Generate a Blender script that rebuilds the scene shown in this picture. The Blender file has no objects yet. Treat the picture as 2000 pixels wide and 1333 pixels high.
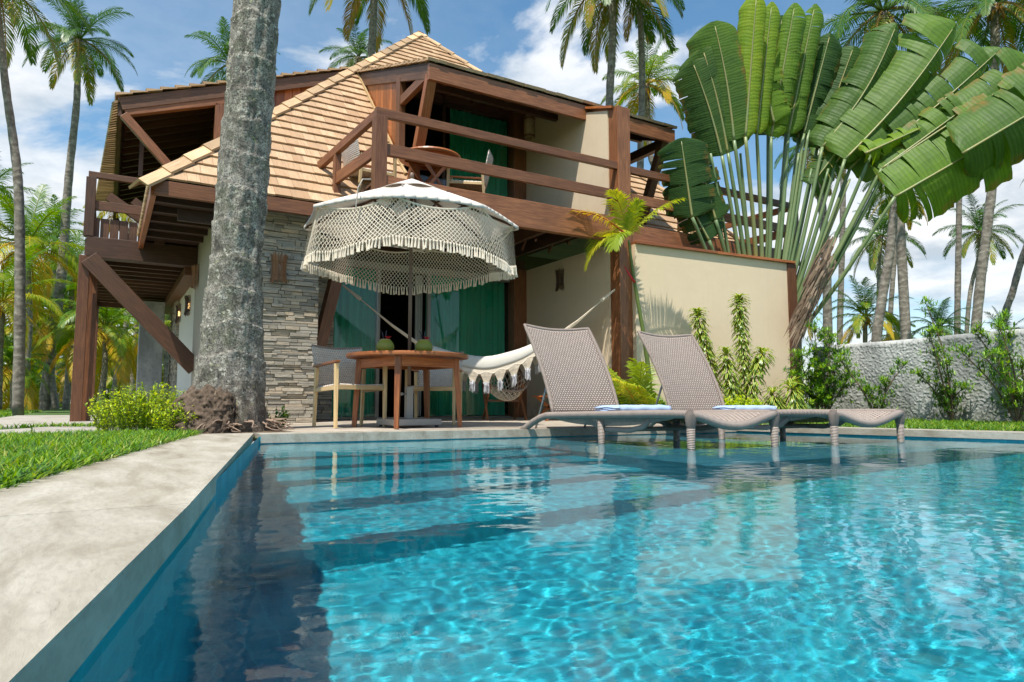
import bpy, math, random
from mathutils import Vector, noise, Matrix
R = math.radians
S = bpy.context.scene
COL = S.collection

# ------------------------------------------------------------------ camera, sky, sun, exposure
F, CX, CY, HZ = 1333.0, 1000.0, 666.5, 787.0
PITCH = math.atan((HZ-CY)/F); YAW = math.atan((1000-204)/math.hypot(F, HZ-CY))
CAM = Vector((0, 0, .25))
cd = bpy.data.cameras.new("camera"); cam = bpy.data.objects.new("camera", cd); COL.objects.link(cam)
cam.location = CAM; cam.rotation_euler = (R(90)+PITCH, 0, -YAW)
cd.sensor_width = 36; cd.lens = 36*F/2000; cd.clip_start = .02; cd.clip_end = 3000
S.camera = cam
FW = Vector((math.sin(YAW)*math.cos(PITCH), math.cos(YAW)*math.cos(PITCH), math.sin(PITCH)))
RT = Vector((math.cos(YAW), -math.sin(YAW), 0)); UP = RT.cross(FW)
def ray(u, v): return FW*F+RT*(u-CX)-UP*(v-CY)
def at(u, v, d): return CAM+ray(u, v)*(d/F)          # a point on the sight line of (u, v), d metres deep

SUN_EL = R(64); SUN_DIR = Vector((-.76, -.65, 0)).normalized()*math.cos(SUN_EL)+Vector((0, 0, math.sin(SUN_EL)))
sl = bpy.data.lights.new("sun", 'SUN'); sl.energy = 4.0; sl.angle = R(.5); sl.color = (1, .95, .86)
so = bpy.data.objects.new("sun", sl); COL.objects.link(so); so.rotation_euler = (-SUN_DIR).to_track_quat('-Z', 'Y').to_euler()
so.location = (0, 0, 30)
sl.cycles.is_caustics_light = True
S.view_settings.view_transform = 'Standard'; S.view_settings.look = 'None'; S.view_settings.exposure = .72; S.view_settings.gamma = 1
S.cycles.max_bounces = 10; S.cycles.transparent_max_bounces = 24; S.cycles.transmission_bounces = 8; S.cycles.glossy_bounces = 4; S.cycles.diffuse_bounces = 4
S.cycles.sample_clamp_indirect = 6; S.cycles.caustics_refractive = True; S.cycles.caustics_reflective = False
S.cycles.use_denoising = True

W = bpy.data.worlds.new("World"); S.world = W; W.use_nodes = True
nt = W.node_tree; nt.nodes.clear()
def nd(t, ty, **kw):
    n = t.nodes.new(ty)
    for k, v in kw.items():
        if k.startswith('i_'):
            key = k[2:]; key = int(key) if key.isdigit() else key.replace('_', ' ')
            n.inputs[key].default_value = v
        else: setattr(n, k, v)
    return n
def math_(t, op, a, b=None, c=None):
    n = t.nodes.new('ShaderNodeMath'); n.operation = op
    for i, x in enumerate((a, b, c)):
        if x is None: continue
        if isinstance(x, (int, float)): n.inputs[i].default_value = x
        else: t.links.new(x, n.inputs[i])
    return n.outputs[0]
def ramp(t, fac, stops, interp='LINEAR'):
    n = t.nodes.new('ShaderNodeValToRGB'); n.color_ramp.interpolation = interp
    e = n.color_ramp.elements
    while len(e) < len(stops): e.new(.5)
    for el, (p, c) in zip(e, stops):
        el.position = p; el.color = (c[0], c[1], c[2], 1) if not isinstance(c, (int, float)) else (c, c, c, 1)
    t.links.new(fac, n.inputs[0]); return n.outputs[0]
def mixc(t, fac, a, b, mode='MIX'):
    n = t.nodes.new('ShaderNodeMix'); n.data_type = 'RGBA'; n.blend_type = mode
    for i, x in ((0, fac), (6, a), (7, b)):
        if isinstance(x, (int, float)): n.inputs[i].default_value = x
        elif isinstance(x, tuple): n.inputs[i].default_value = (*x[:3], 1)
        else: t.links.new(x, n.inputs[i])
    return n.outputs[2]

sky = nd(nt, 'ShaderNodeTexSky', sky_type='NISHITA', sun_disc=False, sun_elevation=SUN_EL, sun_rotation=math.atan2(SUN_DIR.x, SUN_DIR.y), air_density=1.0, dust_density=.6, ozone_density=1.6)
bg = nd(nt, 'ShaderNodeBackground', i_1=.125); hsv = nd(nt, 'ShaderNodeHueSaturation', i_Hue=.488, i_Saturation=1.16, i_Value=.88); nt.links.new(sky.outputs[0], hsv.inputs['Color']); nt.links.new(hsv.outputs[0], bg.inputs[0])
tc = nd(nt, 'ShaderNodeTexCoord'); sep = nd(nt, 'ShaderNodeSeparateXYZ'); nt.links.new(tc.outputs['Generated'], sep.inputs[0])
zc = math_(nt, 'MAXIMUM', sep.outputs[2], .0); den = math_(nt, 'ADD', zc, .22)
cmb = nd(nt, 'ShaderNodeCombineXYZ')
nt.links.new(math_(nt, 'DIVIDE', sep.outputs[0], den), cmb.inputs[0]); nt.links.new(math_(nt, 'DIVIDE', sep.outputs[1], den), cmb.inputs[1]); nt.links.new(math_(nt, 'MULTIPLY', zc, 1.2), cmb.inputs[2])
def cloud_noise(vec, scale, det, rough, dist=0):
    n = nd(nt, 'ShaderNodeTexNoise'); n.inputs['Scale'].default_value = scale; n.inputs['Detail'].default_value = det; n.inputs['Roughness'].default_value = rough; n.inputs['Distortion'].default_value = dist
    nt.links.new(vec, n.inputs['Vector']); return n.outputs[0]
mp = nd(nt, 'ShaderNodeMapping', i_Location=(3.1, 1.7, .4)); nt.links.new(cmb.outputs[0], mp.inputs[0])
n1 = cloud_noise(mp.outputs[0], 1.25, 9, .56, .3)
# cumulus banks: one to the west (left), others low in the east (right)
def bank(u, v, r0, r1):
    c = ray(u, v).normalized(); n = nd(nt, 'ShaderNodeVectorMath', operation='DOT_PRODUCT'); nt.links.new(tc.outputs['Generated'], n.inputs[0]); n.inputs[1].default_value = c
    return ramp(nt, n.outputs['Value'], [(math.cos(R(r1)), 0), (math.cos(R(r0)), 1)])
bk = None
for a in ((130, 330, 2, 15), (-250, 350, 4, 22), (40, 200, 1, 9), (1700, 560, 2, 13), (1960, 500, 2, 12), (1560, 480, 1, 9), (2300, 560, 3, 14), (900, 780, 5, 18)):
    b_ = bank(*a); bk = b_ if bk is None else math_(nt, 'MAXIMUM', bk, b_)
dens = math_(nt, 'ADD', n1, math_(nt, 'MULTIPLY', bk, .145))
cf = ramp(nt, dens, [(.565, 0), (.62, .8), (.72, 1)])
veil = math_(nt, 'MULTIPLY', ramp(nt, cloud_noise(mp.outputs[0], 1.1, 7, .6), [(.42, 0), (.75, 1)]), .34)
cfac = math_(nt, 'MAXIMUM', cf, veil)
shade = ramp(nt, cloud_noise(mp.outputs[0], 3.4, 8, .6), [(.35, (.50, .58, .66)), (.62, (.95, .96, .97))])
bc = nd(nt, 'ShaderNodeBackground', i_1=.72); nt.links.new(shade, bc.inputs[0])
mx = nd(nt, 'ShaderNodeMixShader'); nt.links.new(cfac, mx.inputs[0]); nt.links.new(bg.outputs[0], mx.inputs[1]); nt.links.new(bc.outputs[0], mx.inputs[2])
wo = nd(nt, 'ShaderNodeOutputWorld'); nt.links.new(mx.outputs[0], wo.inputs[0])

# ------------------------------------------------------------------ mesh builder
class MB:
    def __init__(s): s.v = []; s.f = []; s.t = []; s.uv = []; s.smooth = False
    def face(s, pts, tint=.5, uv=None):
        b = len(s.v); s.v += [tuple(p) for p in pts]; s.f.append(tuple(range(b, b+len(pts)))); s.t.append(tint)
        s.uv.append(uv or [(0, 0), (1, 0), (1, 1), (0, 1)][:len(pts)] if len(pts) <= 4 else [(p[0], p[1]) for p in pts])
    def beam(s, p, q, w, h, up=(0, 0, 1), tint=None, w2=None, h2=None):
        p, q = Vector(p), Vector(q); d = (q-p); L = d.length; d.normalize(); u = Vector(up)
        if abs(d.dot(u)) > .98: u = Vector((0, 1, 0)) if abs(d.y) < .9 else Vector((1, 0, 0))
        sd = d.cross(u).normalized(); u = sd.cross(d)
        w2 = w if w2 is None else w2; h2 = h if h2 is None else h2
        c = []
        for (o, ww, hh) in ((p, w, h), (q, w2, h2)):
            c += [o+sd*(a*ww/2)+u*(b*hh/2) for a, b in ((-1, -1), (1, -1), (1, 1), (-1, 1))]
        b = len(s.v); s.v += [tuple(x) for x in c]; t = random.random() if tint is None else tint; o = random.random()*9
        for k, fc in enumerate(((0, 1, 5, 4), (1, 2, 6, 5), (2, 3, 7, 6), (3, 0, 4, 7))):
            ww = (w, h, w, h)[k]; s.f.append(tuple(b+i for i in fc)); s.t.append(t); s.uv.append([(o, k*.7), (o, k*.7+ww), (o+L, k*.7+ww), (o+L, k*.7)])
        for fc in ((3, 2, 1, 0), (4, 5, 6, 7)): s.f.append(tuple(b+i for i in fc)); s.t.append(t); s.uv.append([(0, 0), (.02, 0), (.02, h), (0, h)])
    def box(s, x0, x1, y0, y1, z0, z1, tint=None):
        dx, dy, dz = x1-x0, y1-y0, z1-z0; cx, cy, cz = (x0+x1)/2, (y0+y1)/2, (z0+z1)/2
        if dz >= dx and dz >= dy: s.beam((cx, cy, z0), (cx, cy, z1), dx, dy, (0, 1, 0), tint)
        elif dx >= dy: s.beam((x0, cy, cz), (x1, cy, cz), dy, dz, (0, 0, 1), tint)
        else: s.beam((cx, y0, cz), (cx, y1, cz), dx, dz, (0, 0, 1), tint)
    def tube(s, pts, rad, n=8, tint=.5, caps=True):
        pts = [Vector(p) for p in pts]; m = len(pts)
        if isinstance(rad, (int, float)): rad = [rad]*m
        b = len(s.v); prev = None; L = 0
        for i, p in enumerate(pts):
            d = (pts[min(i+1, m-1)]-pts[max(i-1, 0)]).normalized()
            if prev is None: a = d.orthogonal().normalized()
            else: a = (prev-d*prev.dot(d)); a = a.normalized() if a.length > 1e-6 else d.orthogonal().normalized()
            prev = a; c = d.cross(a)
            for k in range(n):
                th = 2*math.pi*k/n; s.v.append(tuple(p+(a*math.cos(th)+c*math.sin(th))*rad[i]))
        for i in range(m-1):
            l = (pts[i+1]-pts[i]).length
            for k in range(n):
                k2 = (k+1) % n
                s.f.append((b+i*n+k, b+i*n+k2, b+(i+1)*n+k2, b+(i+1)*n+k)); s.t.append(tint)
                s.uv.append([(L, k/n), (L, (k+1)/n), (L+l, (k+1)/n), (L+l, k/n)])
            L += l
        if caps:
            for e, o in ((0, -1), (m-1, 1)):
                f = [b+e*n+k for k in range(n)]
                s.f.append(tuple(f[::o])); s.t.append(tint); s.uv.append([(0, 0)]*n)
    def grid(s, rows, closed=False, tint=.5):
        """rows: list of equal-length lists of points"""
        b = len(s.v); n = len(rows[0]); m = len(rows)
        for r in rows: s.v += [tuple(p) for p in r]
        for i in range(m-1):
            for k in range(n if closed else n-1):
                k2 = (k+1) % n
                s.f.append((b+i*n+k, b+i*n+k2, b+(i+1)*n+k2, b+(i+1)*n+k)); s.t.append(tint)
                s.uv.append([(k/(n-1 or 1), i/(m-1)), ((k+1)/(n-1 or 1), i/(m-1)), ((k+1)/(n-1 or 1), (i+1)/(m-1)), (k/(n-1 or 1), (i+1)/(m-1))])
    def lathe(s, prof, c=(0, 0, 0), n=24, tint=.5):
        c = Vector(c)
        s.grid([[c+Vector((r*math.cos(2*math.pi*k/n), r*math.sin(2*math.pi*k/n), z)) for k in range(n)] for r, z in prof], True, tint)
    def build(s, name, mat, parent=None, smooth=False, bevel=0, solid=0, origin=None):
        me = bpy.data.meshes.new(name)
        off = Vector((0, 0, 0))
        if parent is None and origin is None and s.v:
            xs, ys, zs = zip(*s.v); off = Vector(((min(xs)+max(xs))/2, (min(ys)+max(ys))/2, min(zs)))
        elif origin is not None: off = Vector(origin)
        elif parent is not None:
            p = parent
            while p is not None: off += Vector(p.location); p = p.parent
        me.from_pydata([(x-off.x, y-off.y, z-off.z) for x, y, z in s.v], [], s.f)
        at_ = me.attributes.new('tint', 'FLOAT', 'FACE'); at_.data.foreach_set('value', s.t)
        uvl = me.uv_layers.new(name='UVMap'); flat = []
        for u in s.uv:
            for a in u: flat += [a[0], a[1]]
        uvl.data.foreach_set('uv', flat)
        if smooth: me.polygons.foreach_set('use_smooth', [True]*len(me.polygons))
        me.materials.append(mat); me.update()
        o = bpy.data.objects.new(name, me); COL.objects.link(o)
        if parent is not None: o.parent = parent
        else: o.location = off
        if bevel:
            m = o.modifiers.new('bevel', 'BEVEL'); m.width = bevel; m.segments = 2; m.limit_method = 'ANGLE'
        if solid:
            m = o.modifiers.new('solid', 'SOLIDIFY'); m.thickness = solid; m.offset = 0
        return o
def tag(o, label=None, cat=None, group=None, kind=None):
    if label: o['label'] = label
    if cat: o['category'] = cat
    if group: o['group'] = group
    if kind: o['kind'] = kind
    return o
def thing(name, loc, label, cat, group=None):
    o = bpy.data.objects.new(name, None); COL.objects.link(o); o.location = loc; o.empty_display_size = .2
    return tag(o, label, cat, group)
def dup(root, loc, rotz=0, label=None, scale=None, group=None):
    def cp(o, par):
        c = o.copy(); COL.objects.link(c)
        if par is not None: c.parent = par
        for ch in list(o.children): cp(ch, c)
        return c
    r = cp(root, None); r.location = loc; r.rotation_euler = (0, 0, rotz)
    if scale: r.scale = (scale,)*3
    if label: r['label'] = label
    if group: r['group'] = group
    return r

# ------------------------------------------------------------------ materials
def material(name):
    m = bpy.data.materials.new(name); m.use_nodes = True; t = m.node_tree; t.nodes.clear()
    out = nd(t, 'ShaderNodeOutputMaterial'); b = nd(t, 'ShaderNodeBsdfPrincipled'); t.links.new(b.outputs[0], out.inputs[0])
    return m, t, b, out
def coords(t, kind='Object', scale=(1, 1, 1), loc=(0, 0, 0), rot=(0, 0, 0)):
    c = nd(t, 'ShaderNodeTexCoord'); mpn = nd(t, 'ShaderNodeMapping', i_Scale=scale, i_Location=loc, i_Rotation=rot)
    t.links.new(c.outputs[kind], mpn.inputs[0]); return mpn.outputs[0]
def noise_(t, vec, scale, detail=5, rough=.55, dist=0, out=0):
    n = nd(t, 'ShaderNodeTexNoise'); n.inputs['Scale'].default_value = scale; n.inputs['Detail'].default_value = detail
    n.inputs['Roughness'].default_value = rough; n.inputs['Distortion'].default_value = dist
    if vec is not None: t.links.new(vec, n.inputs['Vector'])
    return n.outputs[out]
def bump_(t, b, h, strength=.4, dist=.01):
    n = nd(t, 'ShaderNodeBump', i_Strength=strength, i_Distance=dist); t.links.new(h, n.inputs['Height']); t.links.new(n.outputs[0], b.inputs['Normal']); return n
def tint_(t): return nd(t, 'ShaderNodeAttribute', attribute_name='tint').outputs['Fac']
def setc(b, t, c):
    if isinstance(c, tuple): b.inputs['Base Color'].default_value = (*c, 1)
    else: t.links.new(c, b.inputs['Base Color'])

def wood(name, c1, c2, c3, rough=.45, grain=1.0):
    m, t, b, o = material(name); uv = coords(t, 'UV', (1.6, 26, 1)); ob = coords(t, 'Object', (1, 1, 1))
    g = noise_(t, uv, 2.2*grain, 7, .62, .7); big = noise_(t, ob, 1.7, 4, .6)
    col = ramp(t, g, [(.28, c1), (.5, c2), (.74, c3)])
    ti = ramp(t, tint_(t), [(0, .6), (1, 1.3)]); col = mixc(t, 1, col, ti, 'MULTIPLY')
    col = mixc(t, math_(t, 'MULTIPLY', ramp(t, big, [(.45, 0), (.75, 1)]), .35), col, tuple(x*.45 for x in c1))
    setc(b, t, col); b.inputs['Roughness'].default_value = rough
    bump_(t, b, g, .25, .004); return m
M_WOOD = wood('reddish_wood', (.11, .041, .017), (.20, .077, .031), (.33, .138, .056), .45)
M_WOODD = wood('dark_wood', (.05, .023, .012), (.095, .042, .02), (.16, .072, .035), .5)
M_WOODO = wood('orange_teak', (.20, .055, .016), (.36, .11, .03), (.50, .19, .06), .38)
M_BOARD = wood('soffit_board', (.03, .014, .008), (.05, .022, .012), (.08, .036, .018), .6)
M_PALE = wood('pale_wood', (.42, .28, .13), (.58, .41, .20), (.70, .53, .30), .5)
M_WEATH = wood('weathered_trim', (.38, .24, .12), (.56, .37, .20), (.68, .48, .29), .7)

def shingle_mat():
    m, t, b, o = material('wood_shingle'); ob = coords(t, 'Object'); uv = coords(t, 'UV', (9, 2.2, 1))
    n = noise_(t, uv, 2.2, 6, .65, .4); st = noise_(t, coords(t, 'Object', (1.2, 1.2, 1.2)), 1.6, 6, .6)
    base = ramp(t, tint_(t), [(0, (.38, .24, .135)), (.5, (.48, .32, .185)), (1, (.57, .40, .245))])
    col = mixc(t, ramp(t, n, [(.3, .5), (.6, 0)]), base, (.36, .19, .09))
    streak = noise_(t, coords(t, 'UV', (26, .9, 1)), 2.0, 4, .7)
    col = mixc(t, math_(t, 'MULTIPLY', ramp(t, streak, [(.54, 0), (.66, 1)]), .6), col, (.20, .135, .09))
    col = mixc(t, math_(t, 'MULTIPLY', ramp(t, st, [(.5, 0), (.8, 1)]), .4), col, (.30, .21, .14))
    setc(b, t, col); b.inputs['Roughness'].default_value = .8; bump_(t, b, n, .3, .004); return m
M_SHING = shingle_mat()

def plaster(name, c, rough=.85, amt=.12, bs=.25, scale=9):
    m, t, b, o = material(name); ob = coords(t)
    n = noise_(t, ob, scale, 8, .62); big = noise_(t, ob, .8, 5, .6); fine = noise_(t, ob, 60, 4, .6)
    col = mixc(t, math_(t, 'MULTIPLY', ramp(t, big, [(.35, 0), (.7, 1)]), amt*2), c, tuple(x*.72 for x in c))
    col = mixc(t, math_(t, 'MULTIPLY', ramp(t, n, [(.4, 0), (.7, 1)]), amt), col, tuple(min(1, x*1.25) for x in c))
    z = nd(t, 'ShaderNodeSeparateXYZ'); geo = nd(t, 'ShaderNodeNewGeometry'); t.links.new(geo.outputs['Position'], z.inputs[0])
    sp = noise_(t, ob, 6, 6, .7); damp = math_(t, 'MULTIPLY', ramp(t, z.outputs[2], [(.0, 1), (.40, 0)]), ramp(t, sp, [(.42, 0), (.62, .8)]))
    col = mixc(t, damp, col, tuple(x*.45 for x in c))
    stk = noise_(t, coords(t, 'Object', (5, 5, .25)), 2.2, 6, .7); col = mixc(t, math_(t, 'MULTIPLY', ramp(t, stk, [(.55, 0), (.75, 1)]), amt*2.2), col, tuple(x*.62 for x in c))
    setc(b, t, col); b.inputs['Roughness'].default_value = rough
    h = math_(t, 'ADD', n, math_(t, 'MULTIPLY', fine, .35)); bump_(t, b, h, bs, .01); return m
M_BEIGE = plaster('beige_plaster', (.70, .565, .39), .8, .10, .3, 5)
M_WHITE = plaster('white_plaster', (.72, .70, .64), .8, .08, .12)
M_ROUGH = plaster('rough_plaster', (.40, .36, .29), .9, .25, 1.0, 14)
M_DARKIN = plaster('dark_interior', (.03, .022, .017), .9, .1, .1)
def stucco():
    m, t, b, o = material('rough_white_stucco'); ob = coords(t)
    n = noise_(t, ob, 16, 6, .65); big = noise_(t, coords(t, 'Object', (1, 1, .35)), 1.5, 6, .65)
    sp = noise_(t, ob, 5, 6, .7)
    col = mixc(t, ramp(t, big, [(.40, 0), (.62, .9)]), (.50, .51, .49), (.21, .22, .215))
    col = mixc(t, ramp(t, n, [(.36, .65), (.52, 0)]), col, (.25, .26, .26))
    z = nd(t, 'ShaderNodeSeparateXYZ'); t.links.new(coords(t), z.inputs[0])
    damp = math_(t, 'MULTIPLY', ramp(t, z.outputs[2], [(.0, 1), (.35, 0)]), ramp(t, sp, [(.4, .2), (.6, .9)]))
    col = mixc(t, damp, col, (.13, .14, .10)); setc(b, t, col); b.inputs['Roughness'].default_value = .95
    bump_(t, b, n, .8, .02); return m
M_STUCCO = stucco()
def stone_mat():
    m, t, b, o = material('stacked_stone'); ob = coords(t, 'Object')
    n = noise_(t, coords(t, 'Object', (5, 5, 22)), 2.2, 7, .65); n2 = noise_(t, ob, 38, 5, .6)
    base = ramp(t, tint_(t), [(0, (.19, .18, .155)), (.22, (.36, .32, .25)), (.42, (.42, .385, .32)), (.6, (.50, .40, .28)), (.8, (.35, .345, .31)), (.92, (.56, .43, .28)), (1, (.57, .51, .41))])
    col = mixc(t, ramp(t, n, [(.35, .55), (.6, 0)]), base, (.17, .155, .13))
    col = mixc(t, math_(t, 'MULTIPLY', n2, .22), col, (.60, .55, .46))
    setc(b, t, col); b.inputs['Roughness'].default_value = .85; bump_(t, b, math_(t, 'ADD', n, n2), .5, .008); return m
M_STONE = stone_mat()
def pave(name, c, c2, dark, sc=1.0, rough=.6, stretch=(1, 1, 1), wet=0):
    m, t, b, o = material(name); ob = coords(t, 'Object', stretch)
    a = noise_(t, ob, 1.6*sc, 9, .66, .5); f = noise_(t, ob, 22*sc, 6, .6); pit = noise_(t, ob, 9*sc, 7, .7, 1.2)
    col = ramp(t, a, [(.32, dark), (.48, c), (.62, c2)])
    col = mixc(t, ramp(t, f, [(.3, .4), (.55, 0)]), col, tuple(x*.62 for x in c))
    col = mixc(t, math_(t, 'MULTIPLY', ramp(t, pit, [(.62, 0), (.70, 1)]), .5), col, tuple(x*.5 for x in dark))
    ti = ramp(t, tint_(t), [(0, .9), (1, 1.08)]); col = mixc(t, 1, col, ti, 'MULTIPLY')
    setc(b, t, col); b.inputs['Roughness'].default_value = rough
    bump_(t, b, math_(t, 'ADD', pit, math_(t, 'MULTIPLY', f, .5)), .35, .006); return m
M_COPING = pave('travertine_coping', (.35, .315, .25), (.44, .405, .335), (.235, .195, .14), 1.9, .55, (1.9, .55, 1.5))
M_TERR = pave('terrace_paving', (.40, .34, .27), (.47, .42, .355), (.29, .23, .18), 1.5, .6)
M_PATH = pave('path_stone', (.36, .33, .28), (.43, .40, .35), (.26, .22, .175), 1.2, .7)
def tile_mat(name, c1, c2, grout):
    m, t, b, o = material(name); uv = coords(t, 'UV'); ob = coords(t)
    br = nd(t, 'ShaderNodeTexBrick', offset=0.0, i_Scale=1.0, i_Mortar_Size=.003, i_Brick_Width=.1, i_Row_Height=.1)
    br.inputs['Color1'].default_value = (*c1, 1); br.inputs['Color2'].default_value = (*c2, 1); br.inputs['Mortar'].default_value = (*grout, 1)
    br.inputs['Bias'].default_value = 0; t.links.new(uv, br.inputs['Vector'])
    n = noise_(t, ob, 7, 6, .6); col = mixc(t, ramp(t, n, [(.3, .35), (.65, 0)]), br.outputs[0], tuple(x*.6 for x in c1))
    setc(b, t, col); b.inputs['Roughness'].default_value = .5; return m
M_TILE = tile_mat('pool_tile', (.006, .235, .325), (.014, .33, .415), (.024, .36, .43))
M_TILES = tile_mat('pool_ledge_tile', (.04, .20, .27), (.06, .26, .33), (.09, .29, .34))
def water_mat():
    m, t, b, o = material('pool_water'); t.nodes.remove(b)
    g = nd(t, 'ShaderNodeBsdfRefraction', i_IOR=1.333, i_Roughness=0.0); g.inputs['Color'].default_value = (.93, 1, 1, 1)
    gl = nd(t, 'ShaderNodeBsdfGlass', i_IOR=1.333, i_Roughness=0.0); gl.inputs['Color'].default_value = (.90, .985, 1, 1)
    t.nodes.remove(g); ob = coords(t, 'Object', (1, 1.5, 1)); h = math_(t, 'ADD', noise_(t, ob, 34, 3, .5), math_(t, 'MULTIPLY', noise_(t, ob, 80, 2, .5), .25))
    bn = nd(t, 'ShaderNodeBump', i_Strength=1.0, i_Distance=.00016); t.links.new(h, bn.inputs['Height']); t.links.new(bn.outputs[0], gl.inputs['Normal'])
    t.links.new(gl.outputs[0], o.inputs[0])
    return m
M_WATER = water_mat()
def leaf_mat(name, stops, trans=.35, rough=.4, edge=None, spec=.5, ribs=0, brown=None):
    m, t, b, o = material(name); ob = coords(t); uv = coords(t, 'UV')
    n = noise_(t, ob, 3.0, 4, .6); f = math_(t, 'ADD', tint_(t), math_(t, 'MULTIPLY', math_(t, 'SUBTRACT', n, .5), .5))
    col = ramp(t, f, stops)
    if edge:
        sx = nd(t, 'ShaderNodeSeparateXYZ'); t.links.new(uv, sx.inputs[0])
        e = math_(t, 'ABSOLUTE', math_(t, 'SUBTRACT', sx.outputs[1], .5)); col = mixc(t, ramp(t, e, [(.22, 0), (.34, 1)]), col, edge)
    if ribs:
        sx = nd(t, 'ShaderNodeSeparateXYZ'); t.links.new(uv, sx.inputs[0])
        w = math_(t, 'SINE', math_(t, 'ADD', math_(t, 'MULTIPLY', sx.outputs[0], ribs), math_(t, 'MULTIPLY', noise_(t, coords(t, 'UV', (9, .8, 1)), 1.5, 3), 14))); w2 = math_(t, 'SINE', math_(t, 'MULTIPLY', sx.outputs[0], ribs*.37))
        col = mixc(t, math_(t, 'MULTIPLY', math_(t, 'ADD', math_(t, 'MULTIPLY', w, .5), .5), .22), col, tuple(min(1, x*.45) for x in stops[0][1]))
        rag = noise_(t, coords(t, 'UV', (6, 1.5, 1)), 1.3, 6, .7)
        em = math_(t, 'MULTIPLY', ramp(t, sx.outputs[1], [(.72, 0), (.98, 1)]), ramp(t, rag, [(.47, 0), (.60, 1)]))
        col = mixc(t, em, col, brown or (.30, .16, .04))
        bump_(t, b, math_(t, 'ADD', w, math_(t, 'MULTIPLY', w2, .9)), .16, .008)
    setc(b, t, col); b.inputs['Roughness'].default_value = rough; b.inputs['Specular IOR Level'].default_value = spec
    tr = nd(t, 'ShaderNodeBsdfTranslucent'); hs = nd(t, 'ShaderNodeHueSaturation', i_Saturation=1.15, i_Value=1.5, i_Hue=.485)
    t.links.new(col, hs.inputs['Color']); t.links.new(hs.outputs[0], tr.inputs[0])
    ms = nd(t, 'ShaderNodeMixShader', i_0=trans); t.links.new(b.outputs[0], ms.inputs[1]); t.links.new(tr.outputs[0], ms.inputs[2]); t.links.new(ms.outputs[0], o.inputs[0]); return m
M_PALM = leaf_mat('palm_frond', [(0, (.025, .075, .02)), (.4, (.06, .15, .022)), (.7, (.15, .22, .02)), (.88, (.34, .26, .03)), (1, (.38, .22, .06))], .3, .38)
M_PALMY = leaf_mat('yellow_palm_frond', [(0, (.03, .10, .010)), (.4, (.10, .22, .012)), (.7, (.33, .34, .015)), (1, (.58, .36, .02))], .38, .4)
M_RAV = leaf_mat('ravenala_blade', [(0, (.03, .08, .025)), (.4, (.10, .19, .035)), (.7, (.17, .30, .03)), (1, (.30, .40, .03))], .40, .5, spec=.22, ribs=260)
M_DEADLEAF = leaf_mat('dry_leaf', [(0, (.10, .065, .04)), (.5, (.22, .15, .10)), (1, (.36, .27, .19))], .1, .85)
M_GRASS = leaf_mat('grass_blade', [(0, (.03, .09, .010)), (.5, (.10, .25, .018)), (.85, (.27, .42, .03)), (1, (.36, .36, .10))], .35, .4)
M_HERB = leaf_mat('herb_leaf', [(0, (.16, .30, .015)), (.5, (.42, .56, .03)), (1, (.66, .70, .08))], .4, .5)
M_CROTON = leaf_mat('striped_leaf', [(0, (.07, .17, .02)), (1, (.14, .27, .03))], .35, .35, edge=(.62, .64, .13))
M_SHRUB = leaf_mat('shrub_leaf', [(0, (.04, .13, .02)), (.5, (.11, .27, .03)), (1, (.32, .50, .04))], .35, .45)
M_ARECA = leaf_mat('areca_leaf', [(0, (.14, .26, .02)), (.5, (.34, .42, .03)), (.8, (.50, .42, .04)), (1, (.42, .12, .03))], .4, .4)
def stalk_mat(name, stops, rough=.4, scale=(3, 3, .8)):
    m, t, b, o = material(name); n = noise_(t, coords(t, 'Object', scale), 3, 6, .6)
    col = ramp(t, math_(t, 'ADD', math_(t, 'MULTIPLY', n, .5), math_(t, 'MULTIPLY', tint_(t), .5)), stops)
    setc(b, t, col); b.inputs['Roughness'].default_value = rough; return m
M_PETI = stalk_mat('petiole', [(.25, (.07, .12, .035)), (.45, (.14, .21, .09)), (.62, (.20, .25, .10)), (.8, (.30, .24, .07))])
M_STEM = stalk_mat('green_stem', [(.3, (.06, .10, .02)), (.6, (.13, .18, .04))])
M_BRANCH = stalk_mat('branch_bark', [(.3, (.09, .06, .04)), (.6, (.20, .14, .09))], .8)
def palm_bark():
    m, t, b, o = material('palm_bark'); ob = coords(t); z = nd(t, 'ShaderNodeSeparateXYZ'); t.links.new(ob, z.inputs[0])
    wz = math_(t, 'ADD', math_(t, 'MULTIPLY', z.outputs[2], 34), math_(t, 'MULTIPLY', noise_(t, ob, 2.5, 4), 16)); w = math_(t, 'SINE', wz)
    n = noise_(t, ob, 6, 7, .65); col = ramp(t, n, [(.3, (.11, .09, .07)), (.5, (.23, .20, .165)), (.7, (.38, .345, .29))])
    col = mixc(t, ramp(t, w, [(.55, 0), (.95, .35)]), col, (.07, .058, .045)); setc(b, t, col); b.inputs['Roughness'].default_value = .9
    bump_(t, b, math_(t, 'ADD', math_(t, 'MULTIPLY', w, .3), n), .5, .015); return m
M_BARK = palm_bark()
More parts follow.
